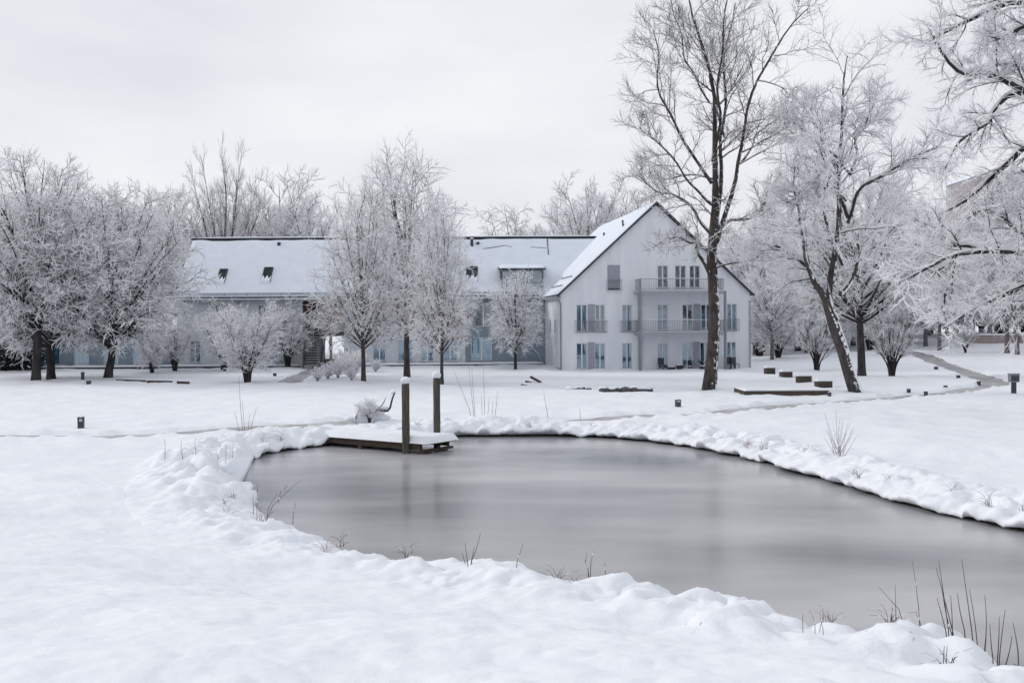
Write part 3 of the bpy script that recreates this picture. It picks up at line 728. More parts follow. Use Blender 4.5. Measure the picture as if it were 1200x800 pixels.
# ---- long wing
WY = 79.6; WYAW = math.radians(1.2)
W0 = at_y(642, 427, WY); W0[2] = 0
wx = np.array([math.cos(WYAW), math.sin(WYAW), 0]); wyv = np.array([-math.sin(WYAW), math.cos(WYAW), 0])
def wuv(px, py, off=0.0):
    d = ray(px, py); o = W0 + wyv * off
    t = ((o - CAM) @ wyv) / (d @ wyv); p = CAM + d * t - W0
    return float(p @ wx), float(p[2])
wing = empty('long_wing', W0, WYAW, 'long two-storey wing with a snow-covered roof behind the lawn trees', 'house')
def wrect(x0, x1, y0, y1):
    a = wuv(x0, y0); b = wuv(x1, y1); return (a[0], b[0], b[1], a[1])
WE = wuv(600, 344.5)[1]; WL = wuv(207, 345)[0]; WR = 4.5; WD = 5.3; WRZ = WE + WD * 0.94
xs1 = wuv(355, 400)[0]; xs2 = wuv(403, 400)[0]; xs3 = wuv(545, 400)[0]
def wwall(x0, x1, wl, m):
    hs = [wrect(a, b, c, d) for a, b, c, d, *_ in wl]
    wall_holes([(x0, GZ), (x1, GZ), (x1, WE), (x0, WE)], hs, 0.3, None, m, 'wall', wing)
    for ww, h in zip(wl, hs): window(wing, *h, kind=ww[4], bars=ww[5] if len(ww) > 5 else 0, leaves=ww[6] if len(ww) > 6 else 2)
wwall(WL, xs1, [(222, 235, 399, 424.5, 'blue'), (250, 264, 357.5, 366, 'none'), (302, 321, 357, 383, 'none', 1), (268, 284, 398, 424, 'blue'), (318, 334, 398, 424, 'none')], 'wall_grey')
wwall(xs2, xs3, [(437, 452, 398, 423, 'blue'), (466, 484, 398, 423, 'blue'), (493, 508, 398, 423, 'half'), (519, 536, 398, 423, 'blue'), (440, 456, 356, 380, 'half'), (495, 510, 356, 380, 'none'), (522, 538, 356, 380, 'half')], 'wall_grey')
wwall(xs3 + 0.0, WR, [(556, 576.5, 355, 382.5, 'none'), (552, 576.5, 395, 422, 'blue'), (620, 633, 372, 382, 'none')], 'wall_blue_shade')  # shade on this end of the facade is put into the darker wall colour
g = Geo(); g.add([[WL, 0, GZ], [WL, 2 * WD, GZ], [WL, 2 * WD, WE], [WL, 0, WE], [WL, WD, WRZ - 0.1]], [[0, 1, 2, 3], [3, 2, 4, 4]])
g.build('wall', 'wall_grey', wing)
g = Geo(); g.add([[WL, 2 * WD, GZ], [xs1, 2 * WD, GZ], [xs1, 2 * WD, WE], [WL, 2 * WD, WE], [xs2, 2 * WD, GZ], [WR, 2 * WD, GZ], [WR, 2 * WD, WE], [xs2, 2 * WD, WE]], [[0, 1, 2, 3], [4, 5, 6, 7]]); g.build('wall', 'wall_grey', wing)
# entrance recess: side cheeks, upper back wall, open passage at ground level
zp = wuv(380, 394)[1]
g = Geo(); g.add([[xs1, 0, GZ], [xs1, 2 * WD, GZ], [xs1, 2 * WD, WE], [xs1, 0, WE], [xs2, 0, GZ], [xs2, 2 * WD, GZ], [xs2, 2 * WD, WE], [xs2, 0, WE]], [[0, 1, 2, 3], [4, 7, 6, 5]])
g.add([[xs1, 3, zp], [xs2, 3, zp], [xs2, 3, WE], [xs1, 3, WE], [xs1, 2 * WD, zp], [xs2, 2 * WD, zp]], [[0, 1, 2, 3], [0, 4, 5, 1]])
g.build('recess_wall', 'brown_panel', wing)
g = Geo(); g.box(xs1 + 0.01, xs2 - 0.01, 0.05, 3, zp, zp + 0.2); g.build('landing', 'metal_dark', wing)
g = Geo(); g.box(xs1 + 0.01, xs1 + 1.9, 0.02, 0.3, WE - 1.0, WE - 0.62); g.build('red_beam', 'red_beam', wing)
for px in (371, 386):
    x = wuv(px, 400)[0]; g = Geo(); g.box(x - 0.1, x + 0.1, 0.6, 0.8, GZ, WE - 0.2); g.build('post', 'brown_panel', wing)
g = Geo(); x = wuv(374, 400)[0]; g.box(x, xs2 - 0.1, 2.0, 2.15, GZ, 0.75); g.build('parapet', 'brown_panel', wing)
railing(wing, xs1 + 1.0, xs2 - 0.1, zp + 0.28, zp + 1.2, 0.12, step=0.13, mats='metal_dark')
# roof
vpos = xs3
rp, RP, RL = roof_plane(wing, WL - 0.3, WR, (-0.35, WE - 0.30), (WD, WRZ), snow_in=(0.08, 0, 0.22, 0.30), seed=4)
roof_plane(wing, WL - 0.3, WR, (2 * WD + 0.35, WE - 0.30), (WD + 0.003, WRZ), snow_in=(0.08, 0, 0.10, 0.30), seed=5)
g = Geo(); g.box(WL - 0.32, WR, WD - 0.13, WD + 0.13, WRZ - 0.02, WRZ + 0.07); rc = g.build('ridge_cap', 'tile', wing)
s = Geo(); snow_strip(s, WL - 0.3, WR, WD - 0.12, WD + 0.13, WRZ + 0.073, 0.09, nx=160, seed=9); s.build('snow', 'roof_snow', rc, True)
g = Geo(); g.box(WL - 0.3, 0.0, -0.50, -0.36, WE - 0.42, WE - 0.30); gt = g.build('gutter', 'metal_grey', wing)
s = Geo(); snow_strip(s, WL - 0.28, -0.02, -0.49, -0.37, WE - 0.297, 0.07, nx=160, seed=10); s.build('snow', 'roof_snow', gt, True)
g = Geo(); x = wuv(281, 360)[0]; g.bar((x, -0.06, WE - 0.35), (x, -0.06, GZ), 0.1); g.build('downpipe', 'metal_grey', wing)
g = Geo(); g.bar((-0.12, -0.07, WE - 0.35), (-0.12, -0.07, GZ), 0.14); g.build('downpipe', 'metal_dark', wing)
# snow guard rails above the eave
g = Geo()
for h_ in (0.17, 0.28): v = RP([WL, -0.2], [0.42, 0.42], [h_, h_]); g.bar(v[0], v[1], 0.045)
for x in np.arange(WL + 0.2, -0.2, 0.9): v = RP([x, x], [0.42, 0.42], [-0.02, 0.32]); g.bar(v[0], v[1], 0.03)
g.build('snow_guard', 'metal_grey', wing)
# seam on roof between the two building sections
v = RP([-0.05, -0.05], [0.6, RL - 0.45], [0.15, 0.15])
def rsp(px, py):       # pixel -> (x, s) on the wing's front roof slope
    A = np.array([-0.35, WE - 0.30]); B = np.array([WD, WRZ]); t = (B - A) / np.linalg.norm(B - A)
    d = ray(px, py); nrm = wyv * (-t[1]) + np.array([0, 0, 1]) * t[0]
    o = W0 + wyv * A[0] + np.array([0, 0, A[1]])
    tt = ((o - CAM) @ nrm) / (d @ nrm); p = CAM + d * tt - W0
    return float(p @ wx), float((p @ wyv - A[0]) * t[0] + (p[2] - A[1]) * t[1])
def skylight(x0, x1, y0, y1, label=None, snowy=True):
    a = rsp(x0, y1); b = rsp(x1, y0); xa, xb, sa, sb = a[0], b[0], a[1], b[1]
    fr = Geo()
    for (u0, u1, s0, s1) in ((xa, xa + 0.08, sa, sb), (xb - 0.08, xb, sa, sb), (xa + 0.08, xb - 0.08, sa, sa + 0.08), (xa + 0.08, xb - 0.08, sb - 0.08, sb)):
        v = RP([u0, u1, u1, u0] * 2, [s0, s0, s1, s1] * 2, [0] * 4 + [0.21] * 4)
        fr.add(v, [[0, 3, 2, 1], [4, 5, 6, 7], [0, 1, 5, 4], [1, 2, 6, 5], [2, 3, 7, 6], [3, 0, 4, 7]])
    o = fr.build('skylight', 'metal_dark', wing)
    p = Geo(); p.add(RP([xa + 0.06, xb - 0.06, xb - 0.06, xa + 0.06], [sa + 0.06, sa + 0.06, sb - 0.06, sb - 0.06], [0.18] * 4), [[0, 1, 2, 3]]); p.build('pane', 'evergreen', o)
    s = Geo(); L_ = sb - sa
    n = 9; xx = np.linspace(xa + 0.02, xb - 0.02, n); up = sa + L_ * (0.28 + 0.12 * np.sin(np.arange(n) * 1.7))
    lo = RP(xx, np.full(n, sa - 0.05), np.full(n, 0.24)); hi = RP(xx, up, np.full(n, 0.24)); lo2 = RP(xx, np.full(n, sa - 0.3), np.full(n, 0.10)); hi2 = RP(xx, up + 0.05, np.full(n, 0.17)); i = np.arange(n - 1)
    V = np.vstack([lo2, lo, hi, hi2]); s.add(V, np.concatenate([np.column_stack([r * n + i, r * n + i + 1, (r + 1) * n + i + 1, (r + 1) * n + i]) for r in range(3)])); s.build('snow', 'roof_snow', o, True)
skylight(253.5, 268, 317, 333); skylight(306, 321, 315, 332); skylight(546, 560, 314, 331)
for px, py, hh in ((327, 289, 0.35), (553, 290, 0.7), (560, 288, 0.3)):
    a = rsp(px, py); v = RP([a[0]], [a[1]], [0])[0]
    g = Geo(); g.box(v[0] - 0.12, v[0] + 0.12, v[1] - 0.12, v[1] + 0.12, v[2] - 0.1, v[2] + hh); o = g.build('roof_vent', 'metal_dark', wing)
    s = Geo(); blob(s, (v[0], v[1], v[2] + hh + 0.04), (0.16, 0.16, 0.08)); s.build('snow_cap', 'roof_snow', o, True)
# dark gaps where the snow has slipped: slipped-snow ridges
for (pp) in (((566, 293), (592, 289), (600, 291)), ((570, 279.5), (600, 279), (622, 280)), ((622, 291), (640, 292))):
    q = np.array([RP([rsp(*p)[0]], [rsp(*p)[1]], [0.13])[0] for p in pp]); 
    g = Geo()
    for a, b in zip(q[:-1], q[1:]): g.bar(a, b, 0.05, 0.05)
    g.build('bare_tile_strip', 'tile', wing)
q0 = RP([rsp(641, 278)[0]] * 2, [rsp(641, 281)[1], rsp(641, 300)[1]], [0.14, 0.14]); g = Geo(); g.bar(q0[0], q0[1], 0.06, 0.06); g.build('roof_seam', 'tile', wing)
# shed dormer
a = wuv(588, 339); b = wuv(636, 314)
dx0, dx1 = a[0], b[0]; dz1 = b[1]; dz0 = WE - 0.05
DY = 0.30
wl = [(dx0 + 0.1, dx0 + 1.55, dz0 + 0.30, dz1 - 0.22), (dx0 + 1.65, dx1 - 0.95, dz0 + 0.30, dz1 - 0.22), (dx1 - 0.85, dx1 - 0.1, dz0 + 0.30, dz1 - 0.22)]
wall_holes([(dx0, dz0 - 0.3), (dx1, dz0 - 0.3), (dx1, dz1), (dx0, dz1)], wl, 0.25, Matrix.Translation((0, DY, 0)), 'wall_blue_shade', 'dormer_wall', wing)
for h in wl: window(wing, *h, kind='none', leaves=1, M=np.array(Matrix.Translation((0, DY, 0))))
g = Geo(); g.add([[dx0, DY, dz0 - 0.3], [dx0, DY, dz1], [dx0, 3.4, dz1 + 0.35], [dx1, DY, dz0 - 0.3], [dx1, DY, dz1], [dx1, 3.4, dz1 + 0.35]], [[0, 1, 2, 2], [3, 5, 4, 4]]); g.build('dormer_cheek', 'tile', wing)
roof_plane(wing, dx0 - 0.25, dx1 + 0.25, (DY - 0.35, dz1 - 0.02), (4.2, dz1 + 0.55), name='dormer_roof', snow_in=(0.05, 0.05, 0.05, 0.08), thick=0.12, seed=7)
railing(wing, dx1 - 1.3, dx1 + 0.1, dz0 + 0.12, dz0 + 1.0, DY - 0.25, step=0.12)
# stairs up to the landing
stx0, stx1 = wuv(363, 420)[0], wuv(381, 400)[0]
n = 13
for k in range(n):
    g = Geo(); z = 0.25 + (zp - 0.1) * (k + 1) / n; y = -2.6 + 2.7 * k / n
    g.box(stx0, stx0 + 1.25, y, y + 0.26, z - 0.05, z); st = g.build('stair_tread', 'metal_dark', wing)
    s = Geo(); snow_strip(s, stx0 + 0.03, stx0 + 1.22, y + 0.02, y + 0.24, z + 0.003, 0.02, nx=8, ny=4, seed=k); s.build('snow', 'snow', st, True)
for x in (stx0 - 0.05, stx0 + 1.27):
    g = Geo(); g.bar((x, -2.7, 0.2), (x, 0.1, zp + 0.1), 0.05, 0.25); g.build('stringer', 'metal_dark', wing)
    g = Geo(); g.bar((x, -2.7, 1.25), (x, 0.1, zp + 1.15), 0.05)
    for k in range(9): t = k / 8; z = 0.25 + (zp - 0.15) * t; g.bar((x, -2.65 + 2.7 * t, z), (x, -2.65 + 2.7 * t, z + 0.98), 0.03)
    g.build('stair_railing', 'metal_dark', wing)
# low terrace edge in front of the wing
TY = -1.1
e = empty('terrace_edge', W0 + wyv * TY + np.array([0, 0, 0]), WYAW, 'low dark terrace edge with snow on top in front of the long wing', 'terrace edge')
for x0, x1 in ((wuv(40, 430)[0], stx0 - 0.6), (wuv(405, 430)[0], -0.3)):
    g = Geo(); g.box(x0, x1, 0, 0.25, -0.3, 0.32); g.build('edge_beam', 'metal_dark', e)
    s = Geo(); snow_strip(s, x0, x1, -0.03, 1.0, 0.325, 0.14, nx=140, ny=6, seed=31); s.build('snow', 'snow', e, True)
# low annex at the far left
A0 = W0 + wx * (WL - 0.6)
an = empty('low_annex', A0, WYAW, 'low grey-blue annex behind the left trees, left of the long roof', 'house')
ax0 = wuv(40, 420)[0] - (WL - 0.6)
hs = [(ax0 + k * 2.3 + 0.8, ax0 + k * 2.3 + 2.0, 0.5, 2.3) for k in range(4)]
wall_holes([(ax0, GZ), (0, GZ), (0, 3.0), (ax0, 3.0)], hs, 0.25, None, 'wall_blue_shade', 'wall', an)
for h in hs: window(an, *h, kind='blue')
g = Geo(); g.box(ax0, 0, 0.9, 5, GZ, 3.0); g.build('rear_body', 'wall_blue_shade', an)
g = Geo(); g.box(ax0 - 0.2, 0.1, -0.3, 5.2, 3.0, 3.2); r_ = g.build('roof', 'metal_dark', an)
s = Geo(); snow_strip(s, ax0 - 0.18, 0.08, -0.28, 5.18, 3.204, 0.16, nx=50, ny=12, seed=3); s.build('snow', 'roof_snow', r_, True)

# ---- far tower block and brick boundary wall at the right edge
T0 = at_y(1143, 400, 210); T1 = at_y(1235, 400, 210)
tw = empty('tower_block', (T0[0], 210, 0), 0, 'distant pinkish tower block showing between branches at the right edge', 'building')
twW = T1[0] - T0[0]; twH = at_y(1150, 207, 210)[2]
g = Geo(); g.box(0, twW, 0, 14, 0, twH); g.build('wall', 'tower_wall', tw)
xr = at_y(1157, 230, 210)[0] - T0[0]
g = Geo(); g.box(xr, xr + 0.9, -0.25, -0.01, 3, twH - 1.5); g.build('red_stripe', 'tower_red', tw)
g = Geo(); g.box(-0.3, twW + 0.3, -0.3, 14.3, twH, twH + 0.5); g.build('roof', 'roof_snow', tw)
for fl in range(int(twH / 3.0) - 1):
    for k in range(4):
        x = 4.4 + k * 2.9; z = 3.5 + fl * 3.0
        if x + 1.4 > twW: continue
        g = Geo(); g.box(x, x + 1.4, -0.08, -0.01, z, z + 1.4); wv = g.build('window', 'frame_white', tw); p = Geo(); p.box(x + 0.1, x + 1.3, -0.10, -0.085, z + 0.1, z + 1.3); p.build('pane', 'evergreen', wv)
B0 = ground_hit(1142, 403); 
bw = empty('boundary_wall', (B0[0], B0[1], base_z(B0[0], B0[1])), math.radians(-14), 'low reddish boundary wall behind the far right trees', 'wall')
g = Geo(); g.box(0, 24, 0, 0.3, -1.5, 0.8); g.build('wall', 'brick_wall', bw); s = Geo(); snow_strip(s, 0, 24, -0.05, 0.35, 0.804, 0.12, nx=80, ny=4); s.build('snow', 'snow', bw, True)
for k in range(7): g = Geo(); g.box(k * 4 - 0.2, k * 4 + 0.2, -0.08, 0.38, -1.5, 1.0); g.build('pier', 'brick_wall', bw)

# ------------------------------------------------------------------ trees
def frame_of(T):
    ref = np.where(np.abs(T[:, 2:3]) > 0.95, np.array([[1.0, 0, 0]]), np.array([[0, 0, 1.0]]))
    n1 = np.cross(T, ref); n1 /= np.linalg.norm(n1, axis=1, keepdims=True) + 1e-9
    return n1, np.cross(n1, T)
def grow(P, R, rng, n, t0, t1, length, ang, up, wander, K, rr=0.55, rmin=0.006, tip=0.35, outward=None, rmax=9.0):
    """n children on each of the N branches; length is fn(t, parent_len)->metres"""
    N, KP, _ = P.shape
    plen = np.linalg.norm(np.diff(P, axis=1), axis=2).sum(1)
    t = (np.arange(n)[None] + rng.uniform(0, 1, (N, n))) / n; t = t0 + (t1 - t0) * t
    f = t * (KP - 1); i = np.clip(f.astype(int), 0, KP - 2); fr = (f - i)[..., None]
    idx = np.arange(N)[:, None]
    pos = P[idx, i] * (1 - fr) + P[idx, i + 1] * fr
    T = P[idx, i + 1] - P[idx, i]; T = T / (np.linalg.norm(T, axis=2, keepdims=True) + 1e-9)
    rad = R[idx, i] * (1 - fr[..., 0]) + R[idx, i + 1] * fr[..., 0]
    pos = pos.reshape(-1, 3); T = T.reshape(-1, 3); rad = rad.ravel(); tt = t.ravel(); pl = np.repeat(plen, n); M = len(pos)
    n1, n2 = frame_of(T)
    az = (np.arange(n)[None] * 2.39996 + rng.uniform(0, 6.28, (N, 1)) + rng.normal(0, 0.5, (N, n))).ravel()
    a = np.radians(ang) * rng.uniform(0.75, 1.25, M)
    D = np.cos(a)[:, None] * T + np.sin(a)[:, None] * (np.cos(az)[:, None] * n1 + np.sin(az)[:, None] * n2)
    D[:, 2] += up * 0.6
    if outward is not None:
        od = pos - outward; od[:, 2] *= 0.3; od /= np.linalg.norm(od, axis=1, keepdims=True) + 1e-6; D += 0.35 * od
    D /= np.linalg.norm(D, axis=1, keepdims=True)
    L = length(tt, pl) * rng.uniform(0.65, 1.25, M)
    Q = np.zeros((M, K, 3)); Q[:, 0] = pos
    st = (L / (K - 1))[:, None]
    for k in range(1, K):
        D = D + rng.normal(0, wander, (M, 3)); D[:, 2] += up / (K - 1); D /= np.linalg.norm(D, axis=1, keepdims=True)
        Q[:, k] = Q[:, k - 1] + D * st
    r0 = np.clip(rad * rr, rmin, rmax)
    RR = r0[:, None] * np.linspace(1, tip, K)[None]
    return Q, np.maximum(RR, rmin * 0.3)

def limb_snow(g, P, R, rng, m, amt=1.0, cov=0.8):
    """ridge of snow lying along the top of limbs that are not too steep"""
    T = np.gradient(P, axis=1); T /= np.linalg.norm(T, axis=2, keepdims=True) + 1e-9
    hz = np.sqrt(np.clip(1 - T[..., 2] ** 2, 0, 1))
    wgt = np.clip((hz - 0.35) / 0.35, 0, 1) * (0.6 + 0.6 * rng.uniform(0, 1, R.shape))
    rs = np.minimum(0.75 * R + 0.012, 0.10) * wgt * amt
    C = P.copy(); C[..., 2] += R * 0.75 + rs * 0.35
    v, q = tubes(C, np.maximum(rs, 0.0005), 4, phase=np.pi / 4); g.add(v, q, m)

def twig_geo(g, P, R, rng, snow, mb=0, ms=1, fat=1.0):
    """fine twigs as three-sided rods, snow on the upper faces, bark below"""
    N, K, _ = P.shape
    s = rng.uniform(0, 1, N) < snow
    for flag in (True, False):
        sel = s if flag else ~s
        if not sel.any(): continue
        p, r = P[sel], R[sel]
        if flag:
            v, q = tubes(p, r * fat, 3, phase=np.pi / 2)      # apex up: two snowy sides, dark underside
            side = np.tile(np.arange(3), len(q) // 3); mm = np.where(side == 1, mb, ms)
        else:
            v, q = tubes(p, r, 3, phase=-np.pi / 2)           # flat top: snow on top, bark on both sides
            side = np.tile(np.arange(3), len(q) // 3); mm = np.where(side == 1, ms, mb)
        g.add(v, q, mm)

def smoothline(pts, K):
    P = catmull(np.array(pts, float), 6, False); s = np.concatenate([[0], np.cumsum(np.linalg.norm(np.diff(P[:, :3], axis=0), axis=1))])
    u = np.linspace(0, s[-1], K); return np.stack([np.interp(u, s, P[:, k]) for k in range(P.shape[1])], 1)

def make_tree_meshes(name, leaders, rng, levels, twigR=0.012, snow=0.7, bark='bark', tw='twig', limbsnow=1.0, outward=True, leafy=0, fat=1.6, trunk_sides=10, frost=False, wig=0.0):
    """leaders: list of (K,4) arrays x,y,z,r in the tree's own frame. levels: list of dicts for grow()."""
    gt, gc, gs = Geo(), Geo(), Geo()
    K0 = 16
    LD = np.stack([smoothline(l, K0) for l in leaders]); P0, R0 = LD[..., :3], LD[..., 3]
    # small crookedness
    if wig:
        u = np.linspace(0, 1, K0); f = np.array([2.1, 3.7, 5.9]); ph = rng.uniform(0, 6.28, (len(P0), 3, 3)); am = np.array([0.5, 0.32, 0.18])
        W = (np.sin(u[None, None, :, None] * f[None, :, None, None] * 6.28 / 2 + ph[:, :, None, :]) * am[None, :, None, None]).sum(1)
        W -= W[:, :1]; P0 = P0 + W * wig * np.minimum(1, u * 3)[None, :, None] * np.array([1, 1, 0.4])
    P0 = P0 + 0.25 * R0[..., None] * rng.normal(0, 0.5, P0.shape) * np.linspace(0, 1, K0)[None, :, None]
    v, q = tubes(P0, R0, trunk_sides); gt.add(v, q, 0)
    if limbsnow: limb_snow(gs, P0, R0, rng, 0, limbsnow)
    ctr = P0[0, K0 // 2]
    cur = (P0, R0)
    allb = [cur]
    nl = len(levels)
    for li, lv in enumerate(levels):
        lv = dict(lv); merge = lv.pop('also', False)
        src = cur
        Q, R = grow(src[0], src[1], rng, outward=ctr if (outward and li == 0) else None, **lv)
        if merge:   # children from the previous-previous level as well, resampled
            pass
        if li < 1:
            v, q = tubes(Q, R, 6); gt.add(v, q, 0)
            if limbsnow: limb_snow(gs, Q, R, rng, 0, limbsnow)
        elif li < nl - 1 and li < 2:
            v, q = tubes(Q, R, 4); gt.add(v, q, 0)
            if limbsnow: limb_snow(gs, Q, R, rng, 0, limbsnow * 1.1)
        else:
            twig_geo(gc, Q, R, rng, snow, mb=3 if (frost and li == nl - 1) else 0, fat=fat)
        cur = (Q, R)
    if leafy:
        Q = cur[0]; sel = rng.choice(len(Q), min(leafy, len(Q)), replace=False); c = Q[sel, -1]
        low = c[:, 2] < np.quantile(Q[:, -1, 2], 0.35); c = c[low]
        d1 = rng.normal(0, 0.075, c.shape); d2 = rng.normal(0, 0.075, c.shape)
        V = np.stack([c - d1, c + d2 * 0.6, c + d1, c - d2 * 0.6], 1).reshape(-1, 3)
        gc.add(V, np.arange(len(V)).reshape(-1, 4), 2)
    return (gt.mesh(name + '_trunk', [bark], True), gc.mesh(name + '_crown', [tw, 'tree_snow', 'dead_leaf', 'twig_frost']), gs.mesh(name + '_snow', ['tree_snow'], True))

def plant_tree(meshes, name, loc, label, cat='tree', rz=0, sc=1.0, group=None):
    e = empty(name, loc, rz, label, cat, group)
    e.scale = (sc, sc, sc) if np.isscalar(sc) else sc
    newobj('trunk', meshes[0], e); newobj('crown', meshes[1], e)
    if len(meshes[2].polygons): newobj('limb_snow', meshes[2], e)
    return e

def px_leader(pp, Y, base, dys=0.0):
    """pixel polyline (x, y, half-width px) at depth Y -> local x,y,z,r"""
    out = []
    n = len(pp)
    for i, (x, y, r) in enumerate(pp):
        p = at_y(x, y, Y); t = i / (n - 1)
        out.append([p[0] - base[0], p[1] - base[1] + dys * t, p[2] - base[2], r * Y / F])
    return np.array(out)

def lenf(k, lo=0.0, shape=None):
    if shape is None: return lambda t, pl: k * pl * (1 - lo * t)
    return shape

# -- A: tall bare tree in front of the gabled house
b = ground_hit(832, 456); YA = b[1]; rng = np.random.default_rng(1)
LA = [
 [(831, 460, 12), (832, 452, 10), (834, 420, 9), (836, 370, 8.2), (837, 320, 7.6), (838, 275, 7.4), (838, 240, 6.2), (835, 205, 4.6), (832, 160, 3.8), (829, 110, 3), (821, 70, 2.4), (813, 30, 1.7), (808, -12, .8)],
 [(838, 262, 5), (846, 225, 4.2), (849, 190, 3.6), (850, 160, 3.2), (857, 130, 2.8), (862, 80, 2.2), (866, 40, 1.6), (868, -8, .8)],
 [(839, 285, 5), (850, 250, 4.2), (866, 214, 3.6), (872, 172, 3), (879, 130, 2.5), (898, 85, 2), (922, 40, 1.4), (940, 18, .7)],
 [(834, 215, 3.2), (818, 188, 2.8), (799, 155, 2.5), (786, 122, 2), (776, 85, 1.5), (768, 30, .8)],
 [(835, 190, 3), (840, 140, 2.6), (841, 90, 2), (846, 40, 1.5), (851, -18, .7)],
 [(832, 322, 3.6), (822, 304, 3), (818, 288, 2.6), (803, 289, 1.9), (790, 283, 1.4), (770, 288, .8)],
 [(834, 275, 3), (822, 258, 2.6), (814, 238, 2.2), (800, 226, 1.7), (778, 218, 1.3), (752, 196, .7)],
 [(841, 268, 3), (858, 258, 2.5), (878, 251, 2.1), (900, 238, 1.6), (918, 212, 1)],
 [(834, 240, 2.6), (812, 228, 2), (790, 208, 1.6), (765, 178, 1.2), (742, 160, .6)],
 [(869, 190, 2.2), (890, 165, 1.8), (910, 140, 1.3), (936, 118, .6)],
 [(850, 165, 2), (842, 120, 1.6), (832, 70, 1.3), (836, 15, .6)],
 [(831, 120, 1.8), (808, 90, 1.4), (790, 55, 1.1), (782, 8, .5)]]
dy = [0, 1.5, -1.2, 1.2, -1.8, -1.5, 2.4, 1.8, -2.5, 2.2, 2.8, -1.4]
LDA = [px_leader(l, YA, b, d) for l, d in zip(LA, dy)]
for k_, l in enumerate(LDA): l[:, 3] *= 0.78 if k_ == 0 else 0.64
mA = make_tree_meshes('bare_tree', LDA, rng, [
  dict(n=15, t0=0.30, t1=1.0, length=lambda t, pl: np.clip(0.34 * pl, 1.1, 3.0) * (1.2 - 0.6 * t), ang=64, up=0.10, wander=0.14, K=8, rr=0.42, rmin=0.014, rmax=0.045),
  dict(n=8, t0=0.2, t1=1.0, length=lambda t, pl: pl * 0.5 * (1.1 - 0.5 * t), ang=40, up=0.2, wander=0.13, K=5, rr=0.55, rmin=0.010, rmax=0.022),
  dict(n=6, t0=0.12, t1=1.0, length=lambda t, pl: np.maximum(0.4, pl * 0.7), ang=36, up=0.12, wander=0.11, K=3, rr=0.7, rmin=0.0075, tip=0.3)], snow=0.8, bark='bark_mottled', tw='twig', limbsnow=0.9, fat=1.3, wig=0.28)
# clear the bare lower trunk: branches start high on leader 0 because t0 counts along it
plant_tree(mA, 'bare_tree', b, 'tall bare tree with a thick dark trunk in front of the gabled house')

# -- B: leaning tree at the right
b = ground_hit(1000, 458); YB = b[1]; rng = np.random.default_rng(2)
LB = [
 [(1004, 462, 10), (1000, 455, 8.5), (993, 425, 8.2), (984, 390, 8), (977, 365, 8), (985, 330, 5.6), (993, 290, 5), (994, 250, 4.4), (988, 220, 3.6), (991, 185, 3), (998, 140, 2.4), (999, 100, 1.6), (1001, 62, .7)],
 [(980, 376, 6), (966, 345, 5), (952, 325, 4.2), (938, 303, 3.4), (924, 286, 2.8), (912, 286, 2), (893, 300, 1)],
 [(952, 327, 3), (945, 295, 2.4), (935, 255, 2), (925, 225, 1.4), (918, 195, .7)],
 [(994, 255, 3), (985, 220, 2.4), (970, 180, 2), (955, 150, 1.5), (938, 130, .7)],
 [(994, 262, 3.2), (1010, 225, 2.6), (1035, 205, 2.1), (1058, 190, 1.5), (1082, 182, .7)],
 [(984, 345, 4), (1005, 325, 3.2), (1024, 300, 2.7), (1045, 278, 2.1), (1068, 262, 1.5), (1090, 255, .8)],
 [(988, 310, 3), (972, 280, 2.5), (962, 240, 2), (950, 205, 1.4), (944, 180, .7)],
 [(998, 200, 2.2), (1015, 165, 1.8), (1032, 135, 1.3), (1048, 105, .6)],
 [(1005, 325, 2.6), (1020, 285, 2.2), (1040, 245, 1.7), (1052, 215, 1)],
 [(992, 235, 2), (968, 222, 1.7), (945, 225, 1.3), (915, 240, .7)],
 [(997, 205, 2), (975, 170, 1.7), (968, 130, 1.3), (972, 100, .6)]]
dy = [0.6, 1.2, -1.4, 1.6, -1.6, 1.2, -2.2, 2.2, 2.6, -1.2, 2.4]
LDB = [px_leader(l, YB, b, d) for l, d in zip(LB, dy)]
for l in LDB: l[:, 3] *= 0.86
mB = make_tree_meshes('leaning_tree', LDB, rng, [
  dict(n=14, t0=0.32, t1=1.0, length=lambda t, pl: np.clip(0.36 * pl, 0.9, 3.4) * (1.15 - 0.5 * t), ang=54, up=0.08, wander=0.14, K=8, rr=0.42, rmin=0.015, rmax=0.045),
  dict(n=9, t0=0.2, t1=1.0, length=lambda t, pl: pl * 0.5 * (1.1 - 0.4 * t), ang=45, up=0.1, wander=0.15, K=5, rr=0.55, rmin=0.012, rmax=0.024),
  dict(n=7, t0=0.12, t1=1.0, length=lambda t, pl: np.maximum(0.4, pl * 0.7), ang=38, up=0.05, wander=0.12, K=3, rr=0.7, rmin=0.0085, tip=0.3)], snow=0.88, bark='bark_plastered', tw='twig_pale', limbsnow=1.4, fat=1.9, frost=True, wig=0.3)
plant_tree(mB, 'leaning_tree', b, 'leaning tree with snow plastered along its trunk, right of the house')

